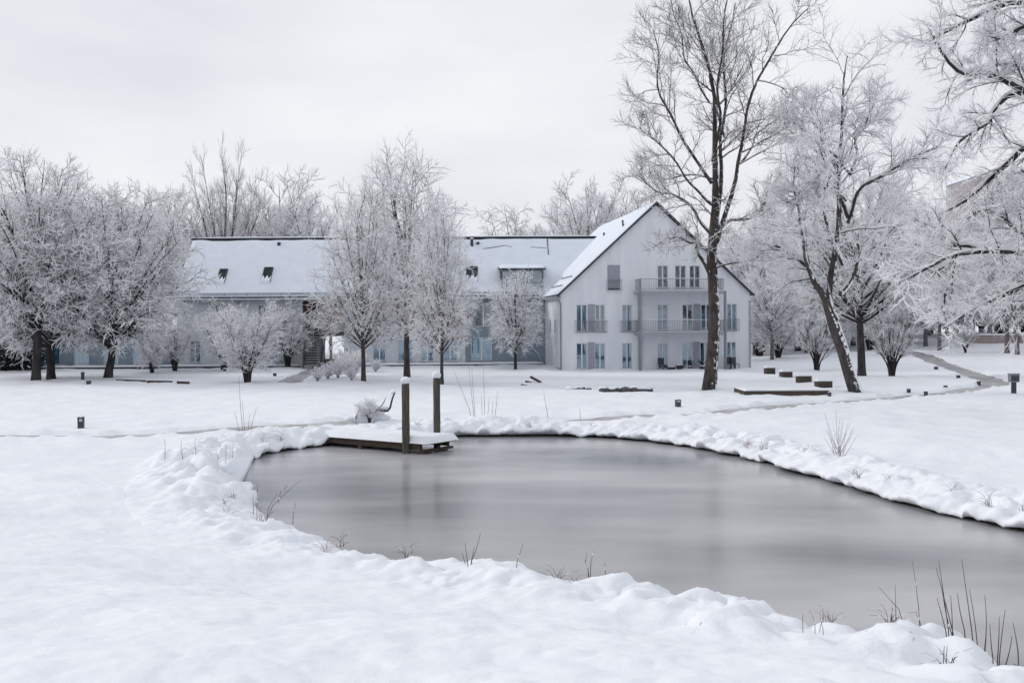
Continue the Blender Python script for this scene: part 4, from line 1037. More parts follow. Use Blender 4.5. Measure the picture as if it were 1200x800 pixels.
# -- generic crowns
def generic(name, seed, H, trunk_h, r0, spread, n_lead, lv, lean=0.0, upright=0.6, cone=0.0, **kw):
    """upright trunk with n_lead ascending leaders filling an oval crown of half-width spread"""
    rng = np.random.default_rng(seed); L = []
    top = np.array([lean, 0, H])
    L.append([[0, 0, -0.3, r0 * 1.35], [0, 0, 0.15, r0 * 1.08], [lean * .2, 0.03, trunk_h * 0.6, r0 * 0.95], [lean * 0.3, 0.0, trunk_h, r0 * 0.85], [lean * .6 + rng.normal(0, .1), rng.normal(0, .1), H * 0.55, r0 * 0.5], [lean * .8 + rng.normal(0, .25), rng.normal(0, .25), H * 0.76, r0 * 0.24], [lean + rng.normal(0, .3), rng.normal(0, .3), H * 0.95, 0.012]])
    zc = trunk_h * 0.9 + (H - trunk_h * 0.9) * 0.47; hz = H - zc; lowz = zc - trunk_h * 0.75
    for k in range(n_lead):
        a = k * 2.39996 + rng.uniform(-0.3, 0.3); ct = 0.93 - 1.55 * (k + 0.5) / n_lead      # cos of polar angle, top to below the middle
        st = math.sqrt(max(0, 1 - ct * ct)); q = rng.uniform(0.84, 1.04)
        ex = spread * st * q * (1.0 if ct > 0 else 0.95); z1 = zc + (hz if ct > 0 else lowz) * ct * q
        ex *= 1 + cone * (0.45 - (z1 - trunk_h) / (H - trunk_h)) * 1.3
        z0 = trunk_h + max(0.0, (z1 - trunk_h)) * (0.30 + 0.32 * max(ct, 0)) * upright; z0 = min(z0, H * 0.7)
        if z1 < z0: z0 = max(trunk_h * 0.8, z1 - 0.2)
        rr = min(r0 * (0.42 - 0.22 * (z0 - trunk_h) / (H - trunk_h)), 0.16)
        c, sn = math.cos(a), math.sin(a); x0 = lean * z0 / H; bow = 0.10 * ex
        L.append([[x0, 0, z0, rr], [x0 + c * ex * .32, sn * ex * .32, z0 + (z1 - z0) * 0.24 + bow * 0.5, rr * 0.75], [x0 + c * ex * .68, sn * ex * .68, z0 + (z1 - z0) * 0.62 + bow, rr * 0.45], [x0 + c * ex, sn * ex, z1, 0.012]])
    return make_tree_meshes(name, [np.array(l) for l in L], rng, lv, **kw)

def lvs(n1, n2, n3, l1, l2=0.6, l3=0.72, a=48, up=0.15, r=0.011, t0=0.3, w=0.14):
    return [dict(n=n1, t0=t0, t1=1.0, length=lambda t, pl: np.clip(l1 * pl, 0.5, 2.6) * (1.15 - 0.5 * t), ang=a, up=up, wander=w, K=6, rr=0.5, rmin=r * 1.5, rmax=0.05, tip=0.3),
            dict(n=n2, t0=0.2, t1=1.0, length=lambda t, pl: np.maximum(0.35, pl * l2 * (1.1 - 0.4 * t)), ang=a - 4, up=up * 0.8, wander=w * 0.9, K=4, rr=0.6, rmin=r * 1.15, rmax=0.025, tip=0.35),
            dict(n=n3, t0=0.12, t1=1.0, length=lambda t, pl: np.maximum(0.25, pl * l3 * (1.15 - 0.5 * t)), ang=a - 8, up=up * 0.6, wander=w * 0.75, K=3, rr=0.7, rmin=r * 0.8, tip=0.25)]

def put(meshes, name, px, py, label, H_px=None, H=None, **kw):
    b = ground_hit(px, py)
    sc = kw.pop('sc', 1.0)
    if H_px: sc = (H_px * b[1] / F) / H
    wd = kw.pop('wid', 1.0)
    return plant_tree(meshes, name, (b[0], b[1], b[2] - 0.03), label, sc=(sc * wd, sc * wd, sc), **kw)

# -- the three lawn trees (upright oval crowns)
mC1 = generic('lawn_tree', 21, 13.0, 2.1, 0.17, 2.75, 27, lvs(8, 6, 5, 0.40, a=50, up=0.08, r=0.010, t0=0.2), upright=0.7, cone=0.6, snow=0.85, bark='bark_brown', tw='twig', leafy=1800, fat=2.3, frost=True)
mC2 = generic('lawn_tree', 22, 13.0, 1.7, 0.16, 2.75, 27, lvs(8, 6, 5, 0.40, a=52, up=0.02, r=0.010, t0=0.2), upright=0.65, cone=0.6, snow=0.95, bark='bark_brown', tw='twig', leafy=1200, fat=2.4, frost=True)
put(mC2, 'lawn_tree', 426, 447, 'snowy upright lawn tree, left of the three beside the jetty posts', 236, 13.0, wid=0.95)
put(mC1, 'lawn_tree', 477, 441, 'tallest middle one of the three upright lawn trees behind the jetty', 266, 13.0, rz=0.6, wid=1.05)
put(mC2, 'lawn_tree', 518, 451, 'slim upright lawn tree right of the tallest behind the jetty', 218, 13.0, rz=2.2, wid=0.8)
# small tree against the wing
mC3 = generic('young_tree', 23, 6.8, 1.1, 0.11, 1.75, 20, lvs(7, 6, 5, 0.42, a=48, up=0.05, r=0.011, t0=0.15), upright=0.6, snow=0.85, bark='bark', tw='twig', fat=2.4, frost=True)
put(mC3, 'young_tree', 604, 432, 'small snow-laden tree against the dark wall beside the gabled house', 112, 6.8)

# -- left trees
mD1 = generic('broad_tree', 31, 15.0, 3.2, 0.27, 5.4, 34, lvs(10, 6, 5, 0.34, a=48, up=0.10, r=0.0125, t0=0.25), lean=0.5, upright=0.75, snow=0.92, tw='twig', fat=2.5, frost=True)
mD2 = generic('broad_tree', 32, 13.0, 1.6, 0.27, 5.6, 36, lvs(10, 6, 5, 0.34, a=50, up=0.0, r=0.0135, t0=0.22), lean=1.0, upright=0.62, snow=0.97, tw='twig', fat=2.7, frost=True)
put(mD1, 'broad_tree', 42, 446, 'tall open-crowned snowy tree nearest the left edge, dark trunk', 272, 15.0)
put(mD2, 'broad_tree', 60, 444, 'snowy tree with flared trunk right behind the leftmost tree', 225, 13.0, rz=2.0)
put(mD2, 'broad_tree', 126, 443, 'dense rounded tree heavy with snow left of the long roof', 228, 13.0, rz=0.2)
put(mD1, 'broad_tree', -28, 440, 'snowy tree cut off by the left edge of the view', 225, 15.0, rz=1.2)
# shrubs and small multi-stem trees
def shrub_mesh(name, seed, H, R, stems, lv, bare=0.25, **kw):
    rng = np.random.default_rng(seed); L = []
    for k in range(stems):
        a = k * 2.39996 + rng.uniform(-.3, .3); e = R * math.sqrt((k + 0.5) / stems) * rng.uniform(0.8, 1.05); h = H * rng.uniform(0.78, 1.0) * (1 - 0.28 * (e / R) ** 2)
        c, s = math.cos(a), math.sin(a); r0 = 0.02 + 0.012 * H / 2
        L.append([[c * 0.06 * H / 2, s * 0.06 * H / 2, -0.2, r0 * 1.2], [c * e * .18, s * e * .18, h * 0.25, r0], [c * e * .55, s * e * .55, h * 0.6, r0 * 0.65], [c * e, s * e, h, 0.008]])
    return make_tree_meshes(name, [np.array(l) for l in L], rng, lv, trunk_sides=6, **kw)
mE1 = shrub_mesh('round_shrub', 41, 5.0, 2.5, 12, lvs(9, 7, 5, 0.33, a=46, up=0.05, r=0.0105, t0=0.25), snow=0.85, bark='bark', tw='twig_pale', fat=2.6, frost=True)
mE2 = shrub_mesh('round_shrub', 42, 5.0, 2.2, 10, lvs(9, 6, 5, 0.33, a=50, up=0.0, r=0.0105, t0=0.3), snow=0.9, bark='bark', tw='twig', fat=2.6, frost=True)
put(mE1, 'round_shrub', 290, 448, 'round snow-white small tree on the lawn before the left wing', 90, 5.0)
put(mE2, 'round_shrub', 262, 434, 'snowy shrub just behind the round small tree on the lawn', 74, 5.0)
put(mE2, 'round_shrub', 337, 430, 'snowy shrub between the upper window and the outside stairs', 74, 5.0, rz=1.9)
put(mE1, 'round_shrub', 178, 437, 'small multi-stem shrub right of the dense rounded tree', 48, 5.0, rz=2.6)
put(mE2, 'round_shrub', 205, 434, 'low snowy shrub at the left end of the long wing', 60, 5.0, rz=0.9)
# vase-shaped bare shrubs at the right
mJ = shrub_mesh('vase_shrub', 43, 3.6, 1.6, 16, lvs(6, 5, 4, 0.26, a=32, up=0.3, r=0.010, t0=0.3), snow=0.85, bark='bark', tw='twig_pale', fat=1.3, limbsnow=1.1, frost=True)
put(mJ, 'vase_shrub', 957, 434, 'bare vase-shaped shrub left of the leaning trunk', 66, 3.6)
put(mJ, 'vase_shrub', 1045, 440, 'wide bare vase-shaped shrub right of the straight dark trunk', 76, 3.6, rz=1.3)
put(mJ, 'vase_shrub', 1131, 413, 'small bare shrub between the two far paths at the right', 32, 3.6, rz=2.3)
# straight tree behind the leaning one
put(mD1, 'broad_tree', 1010, 441, 'straight dark-trunked tree just behind the leaning tree', 250, 15.0, rz=3.6)
# -- background
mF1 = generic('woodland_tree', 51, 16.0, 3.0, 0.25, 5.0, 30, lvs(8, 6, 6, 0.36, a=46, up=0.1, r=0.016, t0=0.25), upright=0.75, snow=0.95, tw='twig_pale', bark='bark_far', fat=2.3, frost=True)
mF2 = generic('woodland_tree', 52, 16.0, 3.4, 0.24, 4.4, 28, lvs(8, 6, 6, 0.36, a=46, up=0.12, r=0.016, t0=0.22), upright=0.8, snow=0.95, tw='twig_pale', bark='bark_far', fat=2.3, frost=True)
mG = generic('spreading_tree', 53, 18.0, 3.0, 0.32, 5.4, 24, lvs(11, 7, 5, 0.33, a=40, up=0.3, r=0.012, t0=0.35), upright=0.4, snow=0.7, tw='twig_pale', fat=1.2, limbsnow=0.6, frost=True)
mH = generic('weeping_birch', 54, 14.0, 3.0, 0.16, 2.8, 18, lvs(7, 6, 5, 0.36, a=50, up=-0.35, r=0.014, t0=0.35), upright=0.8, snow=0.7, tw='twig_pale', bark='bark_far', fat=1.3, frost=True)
def bgtree(m, name, px, pytop, Y, H, label, rz=0, group=None, wid=1.0):
    p = at_y(px, 430, Y); z0 = float(base_z(p[0], Y)); top = at_y(px, pytop, Y)[2]; s = (top - z0) / H
    return plant_tree(m, name, (p[0], Y, z0 - 0.1), label, rz=rz, sc=(s * wid, s * wid, s), group=group)
bgtree(mG, 'spreading_tree', 265, 168, 100, 18.0, 'large bare tree with spreading limbs rising behind the left roof', 0.4, None, 0.62)
bgtree(mF1, 'woodland_tree', 330, 203, 108, 16.0, 'rounded snowy tree behind the roof, right of the bare spreading tree', 0.3)
bgtree(mF2, 'woodland_tree', 365, 232, 104, 16.0, 'lower snowy tree behind the roof, left of the three lawn trees', 1.9)
bgtree(mF1, 'woodland_tree', 200, 218, 104, 16.0, 'snowy tree behind the left end of the roof', 2.9)
bgtree(mF2, 'woodland_tree', 160, 222, 112, 16.0, 'snowy tree whose top shows over the dense rounded tree', 1.1)
bgtree(mF1, 'woodland_tree', 235, 240, 118, 16.0, 'low pale tree behind the bare spreading tree', 0.9)
bgtree(mF2, 'woodland_tree', 300, 235, 116, 16.0, 'pale tree filling the gap behind the ridge near the vent', 2.4)
bgtree(mH, 'weeping_birch', 596, 229, 118, 14.0, 'slender weeping birch rising above the ridge between lawn trees and gable', 0.5)
bgtree(mH, 'weeping_birch', 620, 262, 122, 14.0, 'lower birch right of the slender weeping birch', 2.0)
bgtree(mF2, 'woodland_tree', 690, 208, 110, 16.0, 'snowy tree behind the roof just left of the gable peak', 1.4)
bgtree(mF1, 'woodland_tree', 735, 215, 116, 16.0, 'snowy tree directly behind the gable peak', 0.6)
bgtree(mF2, 'woodland_tree', 662, 245, 120, 16.0, 'low snowy tree at the left foot of the trees behind the gable', 2.7)
grp = 'snowy trees in the belt behind the right lawn'
belt = [(885, 255, 98), (905, 300, 88), (925, 235, 112), (945, 285, 95), (968, 240, 118), (1000, 265, 100), (1030, 250, 110), (1062, 240, 104), (1085, 285, 92), (1110, 255, 112), (1135, 290, 98), (1160, 270, 108), (1190, 265, 100), (1220, 250, 94), (1255, 245, 104), (1290, 250, 98), (860, 270, 116), (830, 275, 124), (1168, 222, 120), (1200, 214, 126), (1140, 262, 118)]
for k, (px, pt_, Y) in enumerate(belt):
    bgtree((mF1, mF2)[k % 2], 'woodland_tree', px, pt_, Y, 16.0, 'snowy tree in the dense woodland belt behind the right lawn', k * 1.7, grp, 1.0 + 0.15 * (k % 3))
for k, (px, pt_, Y) in enumerate([(-60, 230, 92), (-15, 250, 84), (20, 235, 100), (70, 230, 106), (110, 240, 96), (-110, 225, 100)]):
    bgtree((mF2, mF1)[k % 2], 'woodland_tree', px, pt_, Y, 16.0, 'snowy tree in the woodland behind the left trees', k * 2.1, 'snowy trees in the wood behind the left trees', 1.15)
for k, (px, pt_, Y) in enumerate([(890, 345, 96), (912, 360, 90), (935, 345, 100), (960, 350, 106), (985, 345, 98), (1020, 350, 92), (1040, 345, 104), (1070, 350, 96), (1090, 340, 108), (1120, 345, 104), (1150, 340, 112), (1172, 345, 96), (1200, 340, 104), (1230, 340, 98), (1265, 340, 104)]):
    bgtree((mE1, mE2)[k % 2], 'undergrowth_shrub', px, pt_, Y, 5.0, 'snowy undergrowth shrub in the woodland belt behind the right lawn', k * 1.3, 'snowy shrubs under the right woodland belt', 1.25)
for k, (px, pt_, Y) in enumerate([(-40, 355, 84), (0, 365, 80), (30, 350, 88), (75, 360, 92), (-80, 350, 88)]):
    bgtree((mE1, mE2)[k % 2], 'undergrowth_shrub', px, pt_, Y, 5.0, 'snowy undergrowth shrub behind the left trees', k * 1.3, 'snowy shrubs behind the left trees', 1.25)
put(mF2, 'woodland_tree', 895, 412, 'slim snowy tree right of the house corner', 120, 16.0, rz=0.5)
put(mF1, 'woodland_tree', 1101, 411, 'dark-trunked snowy tree beside the far path at the right', 150, 16.0, rz=1.5)
put(mF2, 'woodland_tree', 1180, 414, 'thick-trunked tree at the right edge behind the box on a post', 170, 16.0, rz=2.5)
put(mF1, 'woodland_tree', 1192, 416, 'second trunk at the far right edge, right of its thick neighbour', 160, 16.0, rz=0.4)
# -- near tree beyond the right edge whose limbs hang into view
YI = 33.0; bx = at_y(1300, 400, YI); b = np.array([bx[0], YI, float(base_z(bx[0], YI))]); rng = np.random.default_rng(5)
LI = [
 [(1318, 505, 24), (1312, 470, 18), (1308, 400, 16), (1303, 300, 14), (1300, 200, 12), (1298, 100, 9), (1300, 0, 6), (1296, -120, 2)],
 [(1300, 190, 9), (1262, 140, 6), (1225, 116, 4.6), (1190, 108, 3.8), (1168, 92, 3.3), (1135, 94, 2.7), (1105, 92, 2.1), (1085, 78, 1.5), (1068, 58, .8)],
 [(1196, 110, 3.2), (1178, 114, 2.8), (1160, 130, 2.4), (1132, 152, 1.9), (1108, 178, 1.4), (1090, 205, .8)],
 [(1302, 250, 8), (1255, 190, 5), (1215, 165, 3.8), (1190, 188, 3.2), (1168, 208, 2.5), (1145, 230, 1.8), (1122, 246, .9)],
 [(1304, 330, 9), (1265, 305, 6), (1225, 300, 4.4), (1185, 296, 3.6), (1148, 293, 3), (1108, 300, 2.3), (1078, 317, 1.6), (1045, 332, .8)],
 [(1150, 294, 2.2), (1130, 282, 1.9), (1110, 268, 1.4), (1092, 250, .7)],
 [(1120, 298, 2), (1108, 320, 1.6), (1098, 345, 1.2), (1090, 365, .6)],
 [(1304, 380, 7), (1262, 355, 4.5), (1225, 335, 3.4), (1195, 345, 2.8), (1165, 362, 2), (1135, 385, 1)],
 [(1300, 60, 7), (1250, 20, 4.6), (1205, 0, 3.4), (1160, 12, 2.6), (1128, 28, 1.8), (1098, 45, .8)],
 [(1240, 15, 3), (1200, 30, 2.4), (1170, 48, 1.8), (1140, 55, .8)],
 [(1298, 20, 6), (1255, -30, 4), (1200, -40, 2.8), (1150, -25, 1.9), (1105, -5, .8)],
 [(1225, 300, 3), (1205, 262, 2.4), (1180, 240, 1.8), (1160, 250, 1)],
 [(1230, 116, 3), (1212, 90, 2.4), (1190, 70, 1.8), (1160, 72, .9)],
 [(1265, 305, 4), (1230, 270, 3), (1200, 225, 2.2), (1180, 205, 1)]]
dy = [0, -1.5, -1.0, 1.5, -0.5, 1.2, -1.2, 2.0, 1.0, -1.0, -2.5, 1.5, 1.0, -1.0]
mI = make_tree_meshes('overhanging_tree', [px_leader(l, YI, b, d) for l, d in zip(LI, dy)], rng, [
  dict(n=16, t0=0.28, t1=1.0, length=lambda t, pl: np.clip(0.32 * pl, 0.9, 2.0) * (1.1 - 0.4 * t), ang=50, up=0.0, wander=0.14, K=8, rr=0.4, rmin=0.010, rmax=0.028),
  dict(n=9, t0=0.15, t1=1.0, length=lambda t, pl: pl * 0.48 * (1.1 - 0.4 * t), ang=46, up=0.0, wander=0.16, K=5, rr=0.55, rmin=0.008, rmax=0.015),
  dict(n=7, t0=0.12, t1=1.0, length=lambda t, pl: np.maximum(0.2, pl * 0.65), ang=40, up=0.0, wander=0.13, K=3, rr=0.7, rmin=0.0058, tip=0.3)], snow=0.9, bark='bark', tw='twig_pale', limbsnow=1.3, outward=False, fat=1.9, frost=True, wig=0.25)
plant_tree(mI, 'overhanging_tree', b, 'near tree at the right edge whose snowy limbs hang into view')

# dark snow-dusted evergreen hedge at the left edge
def hedge(name, px0, px1, py, hpx, label, seed):
    rng = np.random.default_rng(seed); a = ground_hit(px0, py); c = ground_hit(px1, py); L = c[0] - a[0]; H = hpx * a[1] / F
    e = empty(name, (a[0], a[1], a[2]), 0, label, 'hedge'); n = 5200
    P = np.column_stack([rng.uniform(0, L, n), rng.normal(0, 0.5, n), rng.uniform(0, 1, n) ** 0.8 * H * 0.9])
    P[:, 2] *= 0.75 + 0.25 * vnoise(P[:, 0] * 0.9, P[:, 0] * 0, 5)
    d = rng.normal(0, 1, (n, 3)); d[:, 2] = np.abs(d[:, 2]) * 0.5; d /= np.linalg.norm(d, axis=1, keepdims=True)
    Q = np.stack([P, P + d * 0.22, P + d * 0.42 - [0, 0, 0.05]], 1); g = Geo()
    v, q = tubes(Q, np.broadcast_to([0.05, 0.06, 0.01], (n, 3)), 3, phase=np.pi / 2); side = np.tile(np.arange(3), len(q) // 3)
    sn = np.repeat(rng.uniform(0, 1, n) < 0.16, 6); g.add(v, q, np.where((side != 1) & sn, 1, 0)); g.build('foliage', ['evergreen', 'tree_snow'], e)
    k = 10; S = np.zeros((k, 3, 3)); S[:, :, 0] = rng.uniform(0, L, k)[:, None]; S[:, 1, 2] = H * .4; S[:, 2, 2] = H * 0.8; S[:, 0, 2] = -.2
    v, q = tubes(S, np.broadcast_to([0.06, 0.04, 0.02], (k, 3)), 5); g = Geo(); g.add(v, q); g.build('stem', 'bark', e)
hedge('evergreen_hedge', -60, 42, 434, 42, 'dark evergreen hedge dusted with snow at the left edge', 3)

# ------------------------------------------------------------------ jetty
def build_jetty():
    dz = -0.18                                       # top of planks
    nr = at_z(500, 519.5, dz); fr = at_z(531.5, 511.5, dz); sh = at_z(395, 505, dz)
    ax = np.array([-0.82, 0.57, 0]); ax = ax / np.linalg.norm(ax); L = 4.9; yaw = math.atan2(ax[1], ax[0])
    pv = np.array([ax[1], -ax[0], 0])               # across the deck, away from the viewer
    W_ = 1.38; a = nr + pv * W_ / 2
    e = empty('jetty', (a[0], a[1], 0), yaw, 'wooden jetty with two tall posts under thick snow on the pond', 'jetty')
    def edge_x(px, side):                            # local x where the deck edge (side) meets the picture column px
        xs_ = np.linspace(-0.5, L, 400); q = a[None] + ax[None] * xs_[:, None] + pv[None] * side * W_ / 2 - CAM
        col = 600 + F * (q @ RT) / (q @ FWD); return float(xs_[np.argmin(np.abs(col - px))])
    n = int(L / 0.15)
    for k in range(n):
        g = Geo(); x = k * L / n; g.box(x + 0.008, x + L / n - 0.008, -W_ / 2, W_ / 2, dz - 0.05 + 0.004 * (k % 3), dz + 0.004 * (k % 3)); g.build('plank', 'wood', e)
    for y in (-W_ / 2 + 0.06, W_ / 2 - 0.06):
        g = Geo(); g.box(0.25, L, y - 0.045, y + 0.045, dz - 0.21, dz - 0.052); g.build('side_beam', 'wood', e)
    for x, y in ((0.2, -W_ / 2 + 0.35), (0.2, W_ / 2 - 0.3), (2.6, -W_ / 2 + 0.35), (2.6, W_ / 2 - 0.3)):
        g = Geo(); g.box(x - 0.09, x + 0.09, y - 0.09, y + 0.09, WATER - 0.4, dz - 0.285); g.build('support_post', 'wood', e)
    for x in (0.2, 2.6):
        g = Geo(); g.box(x - 0.07, x + 0.07, -W_ / 2 - 0.03, W_ / 2 + 0.03, dz - 0.28, dz - 0.215); g.build('cross_beam', 'wood', e)
    s = Geo(); nx, ny = 70, 14
    X, Y = np.meshgrid(np.linspace(-0.05, L, nx), np.linspace(-W_ / 2 - 0.07, W_ / 2 + 0.07, ny))
    ed = np.minimum(np.minimum((X + 0.05), 9), np.minimum(Y + W_ / 2 + 0.07, W_ / 2 + 0.07 - Y))
    Hh = 0.17 * np.clip(ed / 0.13, 0.0, 1) ** 0.38 * (1 + 0.14 * vnoise(X * 1.5, Y * 1.5, 4) + 0.10 * vnoise(X * 4, Y * 4, 5))
    V = np.stack([X, Y, dz + 0.010 + Hh - 0.03 * (ed < 0.01)], -1).reshape(-1, 3); i = np.arange(ny - 1)[:, None] * nx; j = np.arange(nx - 1)[None]
    s.add(V, np.stack([i + j, i + j + 1, i + nx + j + 1, i + nx + j], -1).reshape(-1, 4)); s.build('snow_cover', 'snow', e, True)
    # posts
    for (px_, ty, w_, side) in ((475.8, 448, 9.2, -1), (512, 441.5, 8.2, 1)):
        off = W_ / 2 + 0.09; lx = edge_x(px_, side * (1 + 0.18 / W_)); ly = -side * off
        wp = a + ax * lx + pv * side * off; top = at_y(px_, ty, wp[1]); hw = w_ / 2 * wp[1] / F; loc = np.array([lx, ly, 0])
        g = Geo(); n_ = 12; an_ = np.arange(n_) * 2 * np.pi / n_
        zz = np.linspace(WATER - 0.4, top[2], 9); rr = hw * (1 + 0.03 * np.sin(np.arange(9) * 2.1))
        V = np.concatenate([np.column_stack([loc[0] + np.cos(an_) * r, loc[1] + np.sin(an_) * r, np.full(n_, z)]) for z, r in zip(zz, rr)])
        i = np.arange(8)[:, None] * n_; j = np.arange(n_)[None]; j2 = (j + 1) % n_
        g.add(V, np.stack([i + j, i + j2, i + n_ + j2, i + n_ + j], -1).reshape(-1, 4)); g.add(np.vstack([V[-n_:], [[loc[0], loc[1], top[2]]]]), [[k, (k + 1) % n_, n_] for k in range(n_)])
        p = g.build('post', 'post_wood', e)
        s = Geo(); blob(s, (loc[0], loc[1], top[2] + 0.045), (hw * 1.25, hw * 1.25, 0.13), seg=12, rings=8, wob=0.06); s.build('snow_cap', 'snow', p, True)
    return e
build_jetty()

# ------------------------------------------------------------------ small furniture
def bollard(px, py, hpx, wpx, label, lamp=True, cat='bollard light', grp_=None):
    b = ground_hit(px, py); H = hpx * b[1] / F; W_ = wpx * b[1] / F / 2
    e = empty('bollard_light', b, 0.2, label, cat, grp_)
    g = Geo()
    if lamp:
        g.box(-W_, W_, -W_, W_, -0.2, H * 0.52); g.build('body', 'metal_dark', e)
        for sx in (-1, 1):
            for sy in (-1, 1): g2 = Geo(); g2.box(sx * W_ * .82 - W_ * .18, sx * W_ * .82 + W_ * .18, sy * W_ * .82 - W_ * .18, sy * W_ * .82 + W_ * .18, H * 0.52, H * 0.8); g2.build('corner_bar', 'metal_dark', e)
        g2 = Geo(); g2.box(-W_ * .55, W_ * .55, -W_ * .55, W_ * .55, H * .52, H * .8); g2.build('lamp_glass', 'lamp_glass', e)
        g2 = Geo(); g2.box(-W_ * 1.05, W_ * 1.05, -W_ * 1.05, W_ * 1.05, H * 0.8, H * 0.93); g2.build('cap', 'metal_dark', e)
    else:
        g.box(-W_, W_, -W_, W_, -0.2, H * 0.75); g.build('body', 'metal_dark', e)
        g2 = Geo(); g2.box(-W_ * 1.12, W_ * 1.12, -W_ * 1.12, W_ * 1.12, H * 0.755, H * 0.93); g2.build('cap', 'metal_dark', e)
    s = Geo(); blob(s, (0, 0, H * 0.95), (W_ * 1.05, W_ * 1.05, H * 0.10 + 0.01)); s.build('snow_cap', 'snow', e, True)
bollard(95, 500.5, 13, 6.5, 'dark square bollard light beside the left path', True)
bollard(794.5, 475, 7.5, 5.5, 'small square bollard light beside the path below the house', True)
bollard(97, 446, 11, 3.2, 'slim dark post between the two left tree groups', False, 'post')
bollard(104, 449.5, 4, 4.5, 'tiny dark ground lamp beside the slim post at left', False, 'ground lamp')
bollard(322, 441, 4, 4, 'tiny ground lamp left of the short wet path', False, 'ground lamp')
for px, py, lb in ((1065, 459, 'ground lamp on the far side of the right path, leftmost of the row'), (1085, 462, 'ground lamp between the leftmost of the row and the middle one'), (1108, 455, 'ground lamp in the middle of the row along the right path'), (1123, 443, 'ground lamp left of the wet branching path'), (1097, 433, 'ground lamp farthest up the wet branching path'), (1147, 450, 'ground lamp at the corner where the two right paths meet'), (972, 463, 'ground lamp at the right end of the long low platform')):
    bollard(px, py, 3.8, 3.2, lb, False, 'ground lamp', 'ground lamps along the right path')

def box_on_post():
    b = ground_hit(1188, 461); k = b[1] / F; e = empty('box_on_post', b, -0.1, 'dark box on a post with a snow cap at the right path', 'litter station')
    g = Geo(); g.box(-2.6 * k, 2.6 * k, -0.05, 0.05, -0.2, 15.5 * k); g.build('post', 'metal_dark', e)
    g = Geo(); g.box(-5 * k, 5 * k, -0.16, 0.16, 13.5 * k, 22.5 * k); g.build('box', 'metal_grey', e)
    g = Geo(); g.box(-4.2 * k, 4.2 * k, -0.18, -0.163, 15 * k, 21 * k); g.build('front_panel', 'metal_dark', e)
    g = Geo(); g.box(-5.4 * k, 5.4 * k, -0.19, 0.19, 22.55 * k, 23.3 * k); g.build('lid', 'metal_dark', e)
    s = Geo(); snow_strip(s, -5.2 * k, 5.2 * k, -0.18, 0.18, 23.35 * k, 0.07, nx=12, ny=6); s.build('snow_cap', 'snow', e, True)
box_on_post()

def bench(px, py, w_, h_, label, rz):
    b = ground_hit(px, py); k = b[1] / F; W_ = w_ * k / 2; H = h_ * k
    e = empty('slatted_seat', b, rz, label, 'seat', 'row of dark slatted seats on the right lawn')
    n = 5
    for i in range(n):
        g = Geo(); x0 = -W_ + 2 * W_ * i / n; g.box(x0 + 0.012, x0 + 2 * W_ / n - 0.012, -0.25, -0.20, -0.15, H * (0.95 - 0.02 * (i % 2))); g.build('slat', 'post_wood', e)
    g = Geo(); g.box(-W_, W_, -0.195, 0.25, -0.2, H * 0.9); g.build('body', 'wood', e)
    s = Geo(); snow_strip(s, -W_ - 0.02, W_ + 0.02, -0.24, 0.27, H * 0.96, 0.11, nx=16, ny=7, seed=int(px)); s.build('snow', 'snow', e, True)
bench(902, 437, 11, 6.5, 'smallest, farthest of the four dark seats, nearest the house', 0.1)
bench(921, 442, 13, 7, 'second dark seat from the house, in the row of four', 0.08)
bench(942, 447.5, 16, 7.5, 'third dark seat from the house, in the row of four', 0.05)
bench(965, 453.5, 18, 7.5, 'largest, nearest of the four dark seats by the leaning trunk', 0.04)
def platform():
    a = ground_hit(872, 462.5); c = ground_hit(972, 462); L = c[0] - a[0]
    e = empty('low_platform', (a[0], a[1], a[2]), math.atan2(c[1] - a[1], c[0] - a[0]), 'long low dark-edged platform covered with snow below the seats', 'platform')
    g = Geo(); g.box(0, L, 0, 0.12, -0.2, 0.17); g.build('front_edge', 'wood', e)
    g = Geo(); g.box(0, 0.12, 0.125, 2.4, -0.2, 0.17); g.build('side_edge', 'wood', e); g = Geo(); g.box(L - 0.12, L, 0.125, 2.4, -0.2, 0.17); g.build('side_edge', 'wood', e)
    s = Geo(); snow_strip(s, 0.03, L - 0.03, 0.03, 2.45, 0.172, 0.09, nx=40, ny=10, seed=8); s.build('snow', 'snow', e, True)
platform()

# logs and half-buried edging stones on the lawn
def log(px0, py0, px1, py1, rpx, label, lift=0.0, grp_='logs lying on the lawn before the gabled house'):
    a = ground_hit(px0, max(py0, 448)); Y = a[1]; p0 = at_y(px0, py0, Y); p1 = at_y(px1, py1, Y + 0.6); r = rpx * Y / F
    e = empty('log', (p0 + p1) / 2, 0, label, 'log', grp_); c = (p0 + p1) / 2
    P = np.array([[p0 - c + (p1 - p0) * t for t in np.linspace(0, 1, 6)]]); R = np.array([[r * 0.9, r, r * 1.03, r, r * 0.95, r * 0.9]])
    v, q = tubes(P, R, 8); g = Geo(); g.add(v, q); g.add(v[:8], [[0, 1, 2, 3], [0, 3, 4, 7], [4, 5, 6, 7]]); g.add(v[-8:], [[0, 1, 2, 3], [0, 3, 4, 7], [4, 5, 6, 7]]); g.build('trunk', 'wood', e)
    s = Geo(); P2 = P.copy(); P2[..., 2] += r * 0.85; v, q = tubes(P2, R * np.array([[.2, .75, .8, .75, .7, .2]]), 6); s.add(v, q); s.build('snow', 'snow', e, True)
log(611, 451, 634, 455, 1.6, 'lowest log of the small pile on the lawn'); log(616, 447, 640, 453.5, 1.7, 'middle log of the small pile on the lawn'); log(622, 441.5, 634, 448, 1.6, 'uppermost slanting log of the small pile on the lawn')
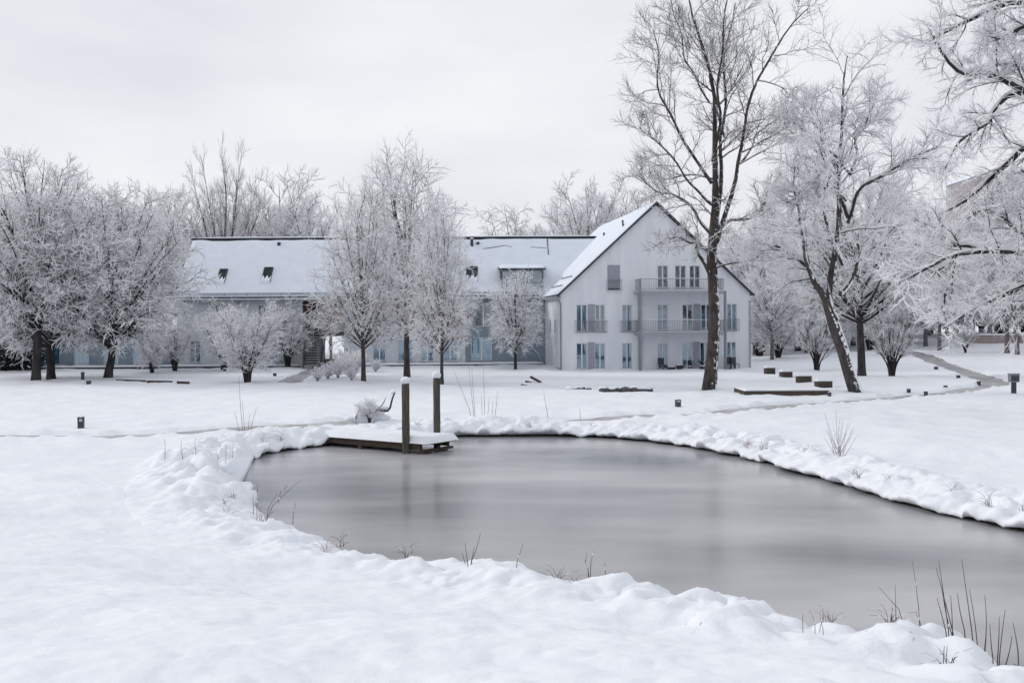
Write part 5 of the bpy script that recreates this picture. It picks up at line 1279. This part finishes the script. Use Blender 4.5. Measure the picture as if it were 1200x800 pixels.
def edging(px0, px1, py, label, seed, hp=3.5):
    rng = np.random.default_rng(seed); a = ground_hit(px0, py); c = ground_hit(px1, py); e = empty('stone_edging', (a[0], a[1], a[2]), 0, label, 'stones')
    L = c[0] - a[0]; n = max(3, int(L / 0.45)); k = a[1] / F
    for i in range(n):
        g = Geo(); x = L * (i + 0.5) / n; r = L / n * 0.6; blob(g, (x, rng.normal(0, 0.1), 0.02), (r, 0.22, hp * k * rng.uniform(0.7, 1.2)), 0, rng, 8, 5, 0.3); st = g.build('stone', 'stone', e, True)
        s = Geo(); blob(s, (x, 0.12, hp * k * 0.75), (r * 1.1, 0.28, 0.10), 0, rng, 8, 5, 0.2); s.build('snow', 'snow', st, True)
edging(664, 691, 457, 'short row of dark stones half buried in snow left of its longer twin', 3, 3.0); edging(702, 764, 458, 'longer row of dark stones half buried in snow below the balcony', 4, 4.0)
def plank_edge(px0, px1, py0, py1, label):
    a = ground_hit(px0, py0); c = ground_hit(px1, py1); e = empty('edging_board', a, math.atan2(c[1] - a[1], c[0] - a[0]), label, 'edging board', 'edging boards on the left lawn'); L = np.hypot(*(c - a)[:2])
    g = Geo(); g.box(0, L, 0, 0.08, -0.2, 0.13); g.build('board', 'wood', e); s = Geo(); snow_strip(s, 0, L, -0.01, 0.3, 0.133, 0.05, nx=20, ny=4); s.build('snow', 'snow', e, True)
plank_edge(136, 170, 446.5, 447.5, 'left one of three dark boards edging the left lawn'); plank_edge(172, 201, 448, 448.5, 'middle one of three dark boards edging the left lawn'); plank_edge(207, 221, 449, 449.5, 'short right board edging the left lawn')

# ------------------------------------------------------------------ reeds, stalks and tufts
def stalks(name, label, items, cat='plant', r=0.006, snow=0.4, seed=0, mats='stalk', group=None, hit=None):
    """items: (base px, base py, tip px, tip py); each stalk stands where its foot meets the ground"""
    rng = np.random.default_rng(seed); b0 = ground_hit(*(hit or items[0][:2])); e = empty(name, b0, 0, label, cat, group)
    nseg = 6
    for (bx, by, tx, ty) in items:
        g = Geo(); s = Geo()
        Y = b0[1] + rng.normal(0, 0.12); p0 = at_y(bx, by + 2, Y) - b0; p1 = at_y(tx, ty, Y + rng.normal(0, 0.15)) - b0
        t = np.linspace(0, 1, nseg)[:, None]; P = p0 + (p1 - p0) * t; P[:, 0] += 0.012 * np.sin(t[:, 0] * 3.1) * rng.normal(0, 1); P[0, 2] -= 0.15
        v, q = tubes(P[None], (r * np.linspace(1, 0.4, nseg))[None], 5); g.add(v, q)
        st = g.build('stalk', mats, e)
        for k in range(2, nseg):
            if rng.uniform() < snow and not s.n: blob(s, P[k] + [0, 0, 0.01], (r * 1.9, r * 1.9, r * 5), 0, rng, 5, 3)
        if s.n: s.build('snow', 'snow', st, True)
stalks('reed_clump', 'tall dark reed stalks at the pond edge in the lower right corner', [(1122, 760, 1097, 665), (1114, 755, 1100, 657), (1142, 759, 1127, 655), (1147, 772, 1136, 690), (1152, 773, 1154, 697), (1121, 758, 1104, 690), (1116, 750, 1114, 697), (1156, 778, 1156, 748), (1133, 745, 1122, 695), (1111, 748, 1098, 700)], r=0.006, snow=0.12, seed=1)
stalks('reed_clump', 'upright reed stalks right of the tall dark ones in the corner', [(1170, 783, 1178, 714), (1165, 778, 1160, 730), (1168, 781, 1171, 722), (1194, 768, 1187, 729), (1176, 784, 1186, 745), (1205, 790, 1188, 777)], r=0.006, snow=0.08, seed=2)
stalks('reed_clump', 'few slanting stalks left of the tall reeds in the corner', [(1078, 722, 1069, 657), (1060, 718, 1030, 687), (1050, 722, 1049, 684), (1080, 730, 1073, 716)], r=0.004, snow=0.15, seed=3, hit=(1068, 735))
stalks('dead_grass_tuft', 'reddish dead grass bent over the snow left of the reeds', [(959, 737, 964, 712), (964, 712, 971, 740), (941, 728, 942, 718), (966, 738, 961, 716), (1052, 748, 1045, 722), (1060, 746, 1050, 725), (955, 738, 948, 714)], r=0.004, snow=0.1, seed=4, mats='dead_leaf', hit=(960, 740))
stalks('twig_tuft', 'small dark twig tuft on the near bank left of centre', [(549, 663, 545, 636), (549, 663, 563, 624), (551, 662, 556, 640), (547, 662, 542, 648)], r=0.006, snow=0.0, seed=5, hit=(549, 668))
stalks('twig_tuft', 'snow-dusted weed on the near bank right of the dark twig tuft', [(691, 667, 688, 648), (692, 667, 696, 645), (690, 667, 685, 655), (710, 677, 709, 659), (604, 661, 613, 636), (734, 690, 731, 678)], r=0.005, snow=0.6, seed=6, hit=(691, 674))
stalks('weed_stems', 'thin dry stems at the left end of the pond', [(301, 601, 302, 566), (312, 598, 326, 577), (312, 598, 354, 561), (343, 602, 347, 588), (297, 590, 298, 575), (326, 577, 337, 568)], r=0.005, snow=0.3, seed=7, hit=(303, 612))
stalks('weed_stems', 'dry stems standing on the snowy mounds at the left shore', [(230, 530, 229, 512), (255, 552, 254, 528), (264, 550, 265, 518), (214, 530, 213, 516), (228, 568, 224, 556), (230, 570, 234, 558), (193, 528, 192, 514), (272, 536, 273, 520)], r=0.006, snow=0.3, seed=8, hit=(240, 556))
stalks('tall_weed', 'tall single dead stalk with thin companions on the left shore', [(285, 508, 280, 440), (282, 508, 275, 482), (290, 508, 293, 485), (292, 508, 301, 476), (287, 507, 284, 470)], r=0.008, snow=0.1, seed=9, hit=(285, 511))
stalks('tall_weed', 'tall thin bare stalks on the far shore right of the jetty', [(556, 489, 549, 425), (557, 489, 553, 432), (554, 488, 532, 434), (568, 485, 566, 428), (565, 484, 564, 462), (571, 486, 573, 466), (580, 486, 583, 458), (576, 488, 578, 470), (642, 482, 637, 458), (680, 486, 679, 478)], r=0.008, snow=0.05, seed=10, hit=(557, 492))
rr = np.random.default_rng(5)
stalks('dry_shrub', 'pale feathery dry shrub on the right lawn behind the snow bank', [(985 + rr.normal(0, 5), 537, 985 + x, 490 + abs(x) * 0.5 + rr.uniform(0, 16)) for x in np.linspace(-19, 19, 20)] + [(978, 530, 966, 482), (984, 530, 980, 480)], r=0.007, snow=0.45, seed=11, hit=(985, 539), mats='twig_pale')
# bent snow-laden branch behind the jetty
def bent_branch():
    b = ground_hit(440, 492); Y = b[1]; e = empty('bent_branch', b, 0, 'bent dark branch carrying snow behind the jetty', 'branch')
    L = [[(436, 484, 1.6), (444, 481, 1.5), (455, 481, 1.4), (458, 474, 1.2), (460, 466, 1.1), (463, 460, .6)], [(417, 491, .9), (419, 484, .8), (424, 477, .5)], [(440, 481, .8), (448, 474, .6), (452, 466, .3)]]
    g, s = Geo(), Geo()
    for l in L:
        P = smoothline(px_leader(l, Y, b), 10); v, q = tubes(P[None, :, :3], P[None, :, 3], 6); g.add(v, q)
    g.build('branch', 'bark', e)
    for px, py, rx, rz in ((420, 489, 7, 5), (428, 484, 7, 7), (437, 476, 6, 6), (431, 472, 4, 4), (450, 478, 6, 2.4), (461, 459, 3.5, 3.5), (427, 492, 12, 5), (446, 489, 11, 4), (436, 489, 12, 6), (412, 491, 8, 4), (442, 484, 7, 4)):
        p = at_y(px, py, Y + 0.25) - b; k = Y / F; blob(s, p, (rx * k, 0.22, rz * k), 0, RNG, 10, 7, 0.25)
    s.build('snow', 'snow', e, True)
bent_branch()
put(mE2, 'low_shrub', 433, 493, 'low snow-covered shrub just behind the jetty deck', 25, 5.0, wid=1.5, cat='shrub', rz=0.7)
# dry grass tufts poking out of the snow bank
def tuft_mesh(seed):
    rng = np.random.default_rng(seed); n = 11; P = np.zeros((n, 5, 3)); a = rng.uniform(0, 6.28, n); h = rng.uniform(0.10, 0.34, n); sp = rng.uniform(0.04, 0.30, n); t = np.linspace(0, 1, 5)
    P[:, :, 0] = np.cos(a)[:, None] * sp[:, None] * t ** 1.6 + rng.normal(0, .03, n)[:, None]; P[:, :, 1] = np.sin(a)[:, None] * sp[:, None] * t ** 1.6 + rng.normal(0, .03, n)[:, None]
    P[:, :, 2] = h[:, None] * (t * 1.5 - 0.62 * t ** 2.2) - 0.08
    v, q = tubes(P, np.broadcast_to(0.0045 * (1 - 0.7 * t), (n, 5)), 3); g = Geo(); side = np.tile(np.arange(3), len(q) // 3)
    g.add(v, q, np.where(rng.uniform(0, 1, len(q)) < 0.3, 1, 0)); return g.mesh('grass_tuft', ['dead_leaf' if seed == 1 else 'stalk', 'tree_snow'])
TM = [tuft_mesh(k) for k in range(3)]
_r3 = np.random.default_rng(19); cnt = 0
for i in _r3.permutation(len(BANK_C)):
    p = BANK_C[i] + BANK_N[i] * _r3.uniform(0.0, 0.8)
    px = 600 + F * p[0] / p[1]
    if p[1] < 5 or not (150 < px < 1200): continue
    z = max(float(base_z(*p)), -0.20) + 0.05
    o = newobj('grass_tuft', TM[cnt % 3]); o.location = (p[0], p[1], z); o.rotation_euler = (0, 0, _r3.uniform(0, 6.28)); o.scale = (_r3.uniform(0.45, 1.2),) * 3
    tag(o, 'small dry grass tuft poking out of the snow bank around the pond', 'grass tuft', 'dry grass tufts on the snow bank'); cnt += 1
    if cnt >= 42: break
# snow-covered perennials beside the house path
mP = shrub_mesh('perennial', 61, 1.3, 0.75, 14, [dict(n=7, t0=0.3, t1=1, length=lambda t, pl: pl * 0.28, ang=40, up=0.2, wander=0.2, K=4, rr=0.6, rmin=0.012), dict(n=4, t0=0.2, t1=1, length=lambda t, pl: pl * 0.6, ang=45, up=0.1, wander=0.2, K=3, rr=0.8, rmin=0.014)], snow=0.95, bark='twig_pale', tw='twig_pale', fat=2.2, limbsnow=1.6, frost=True)
for k, (px, py, h) in enumerate([(372, 447, 16), (384, 445, 18), (396, 443, 20), (408, 441, 22), (418, 436, 22), (402, 434, 22), (440, 436, 14), (412, 446, 14)]):
    put(mP, 'perennial', px, py, 'snow-crusted garden plant in the bed beside the house path', h, 1.3, cat='plant', rz=k * 1.3, group='snow-crusted plants in the bed beside the house path')
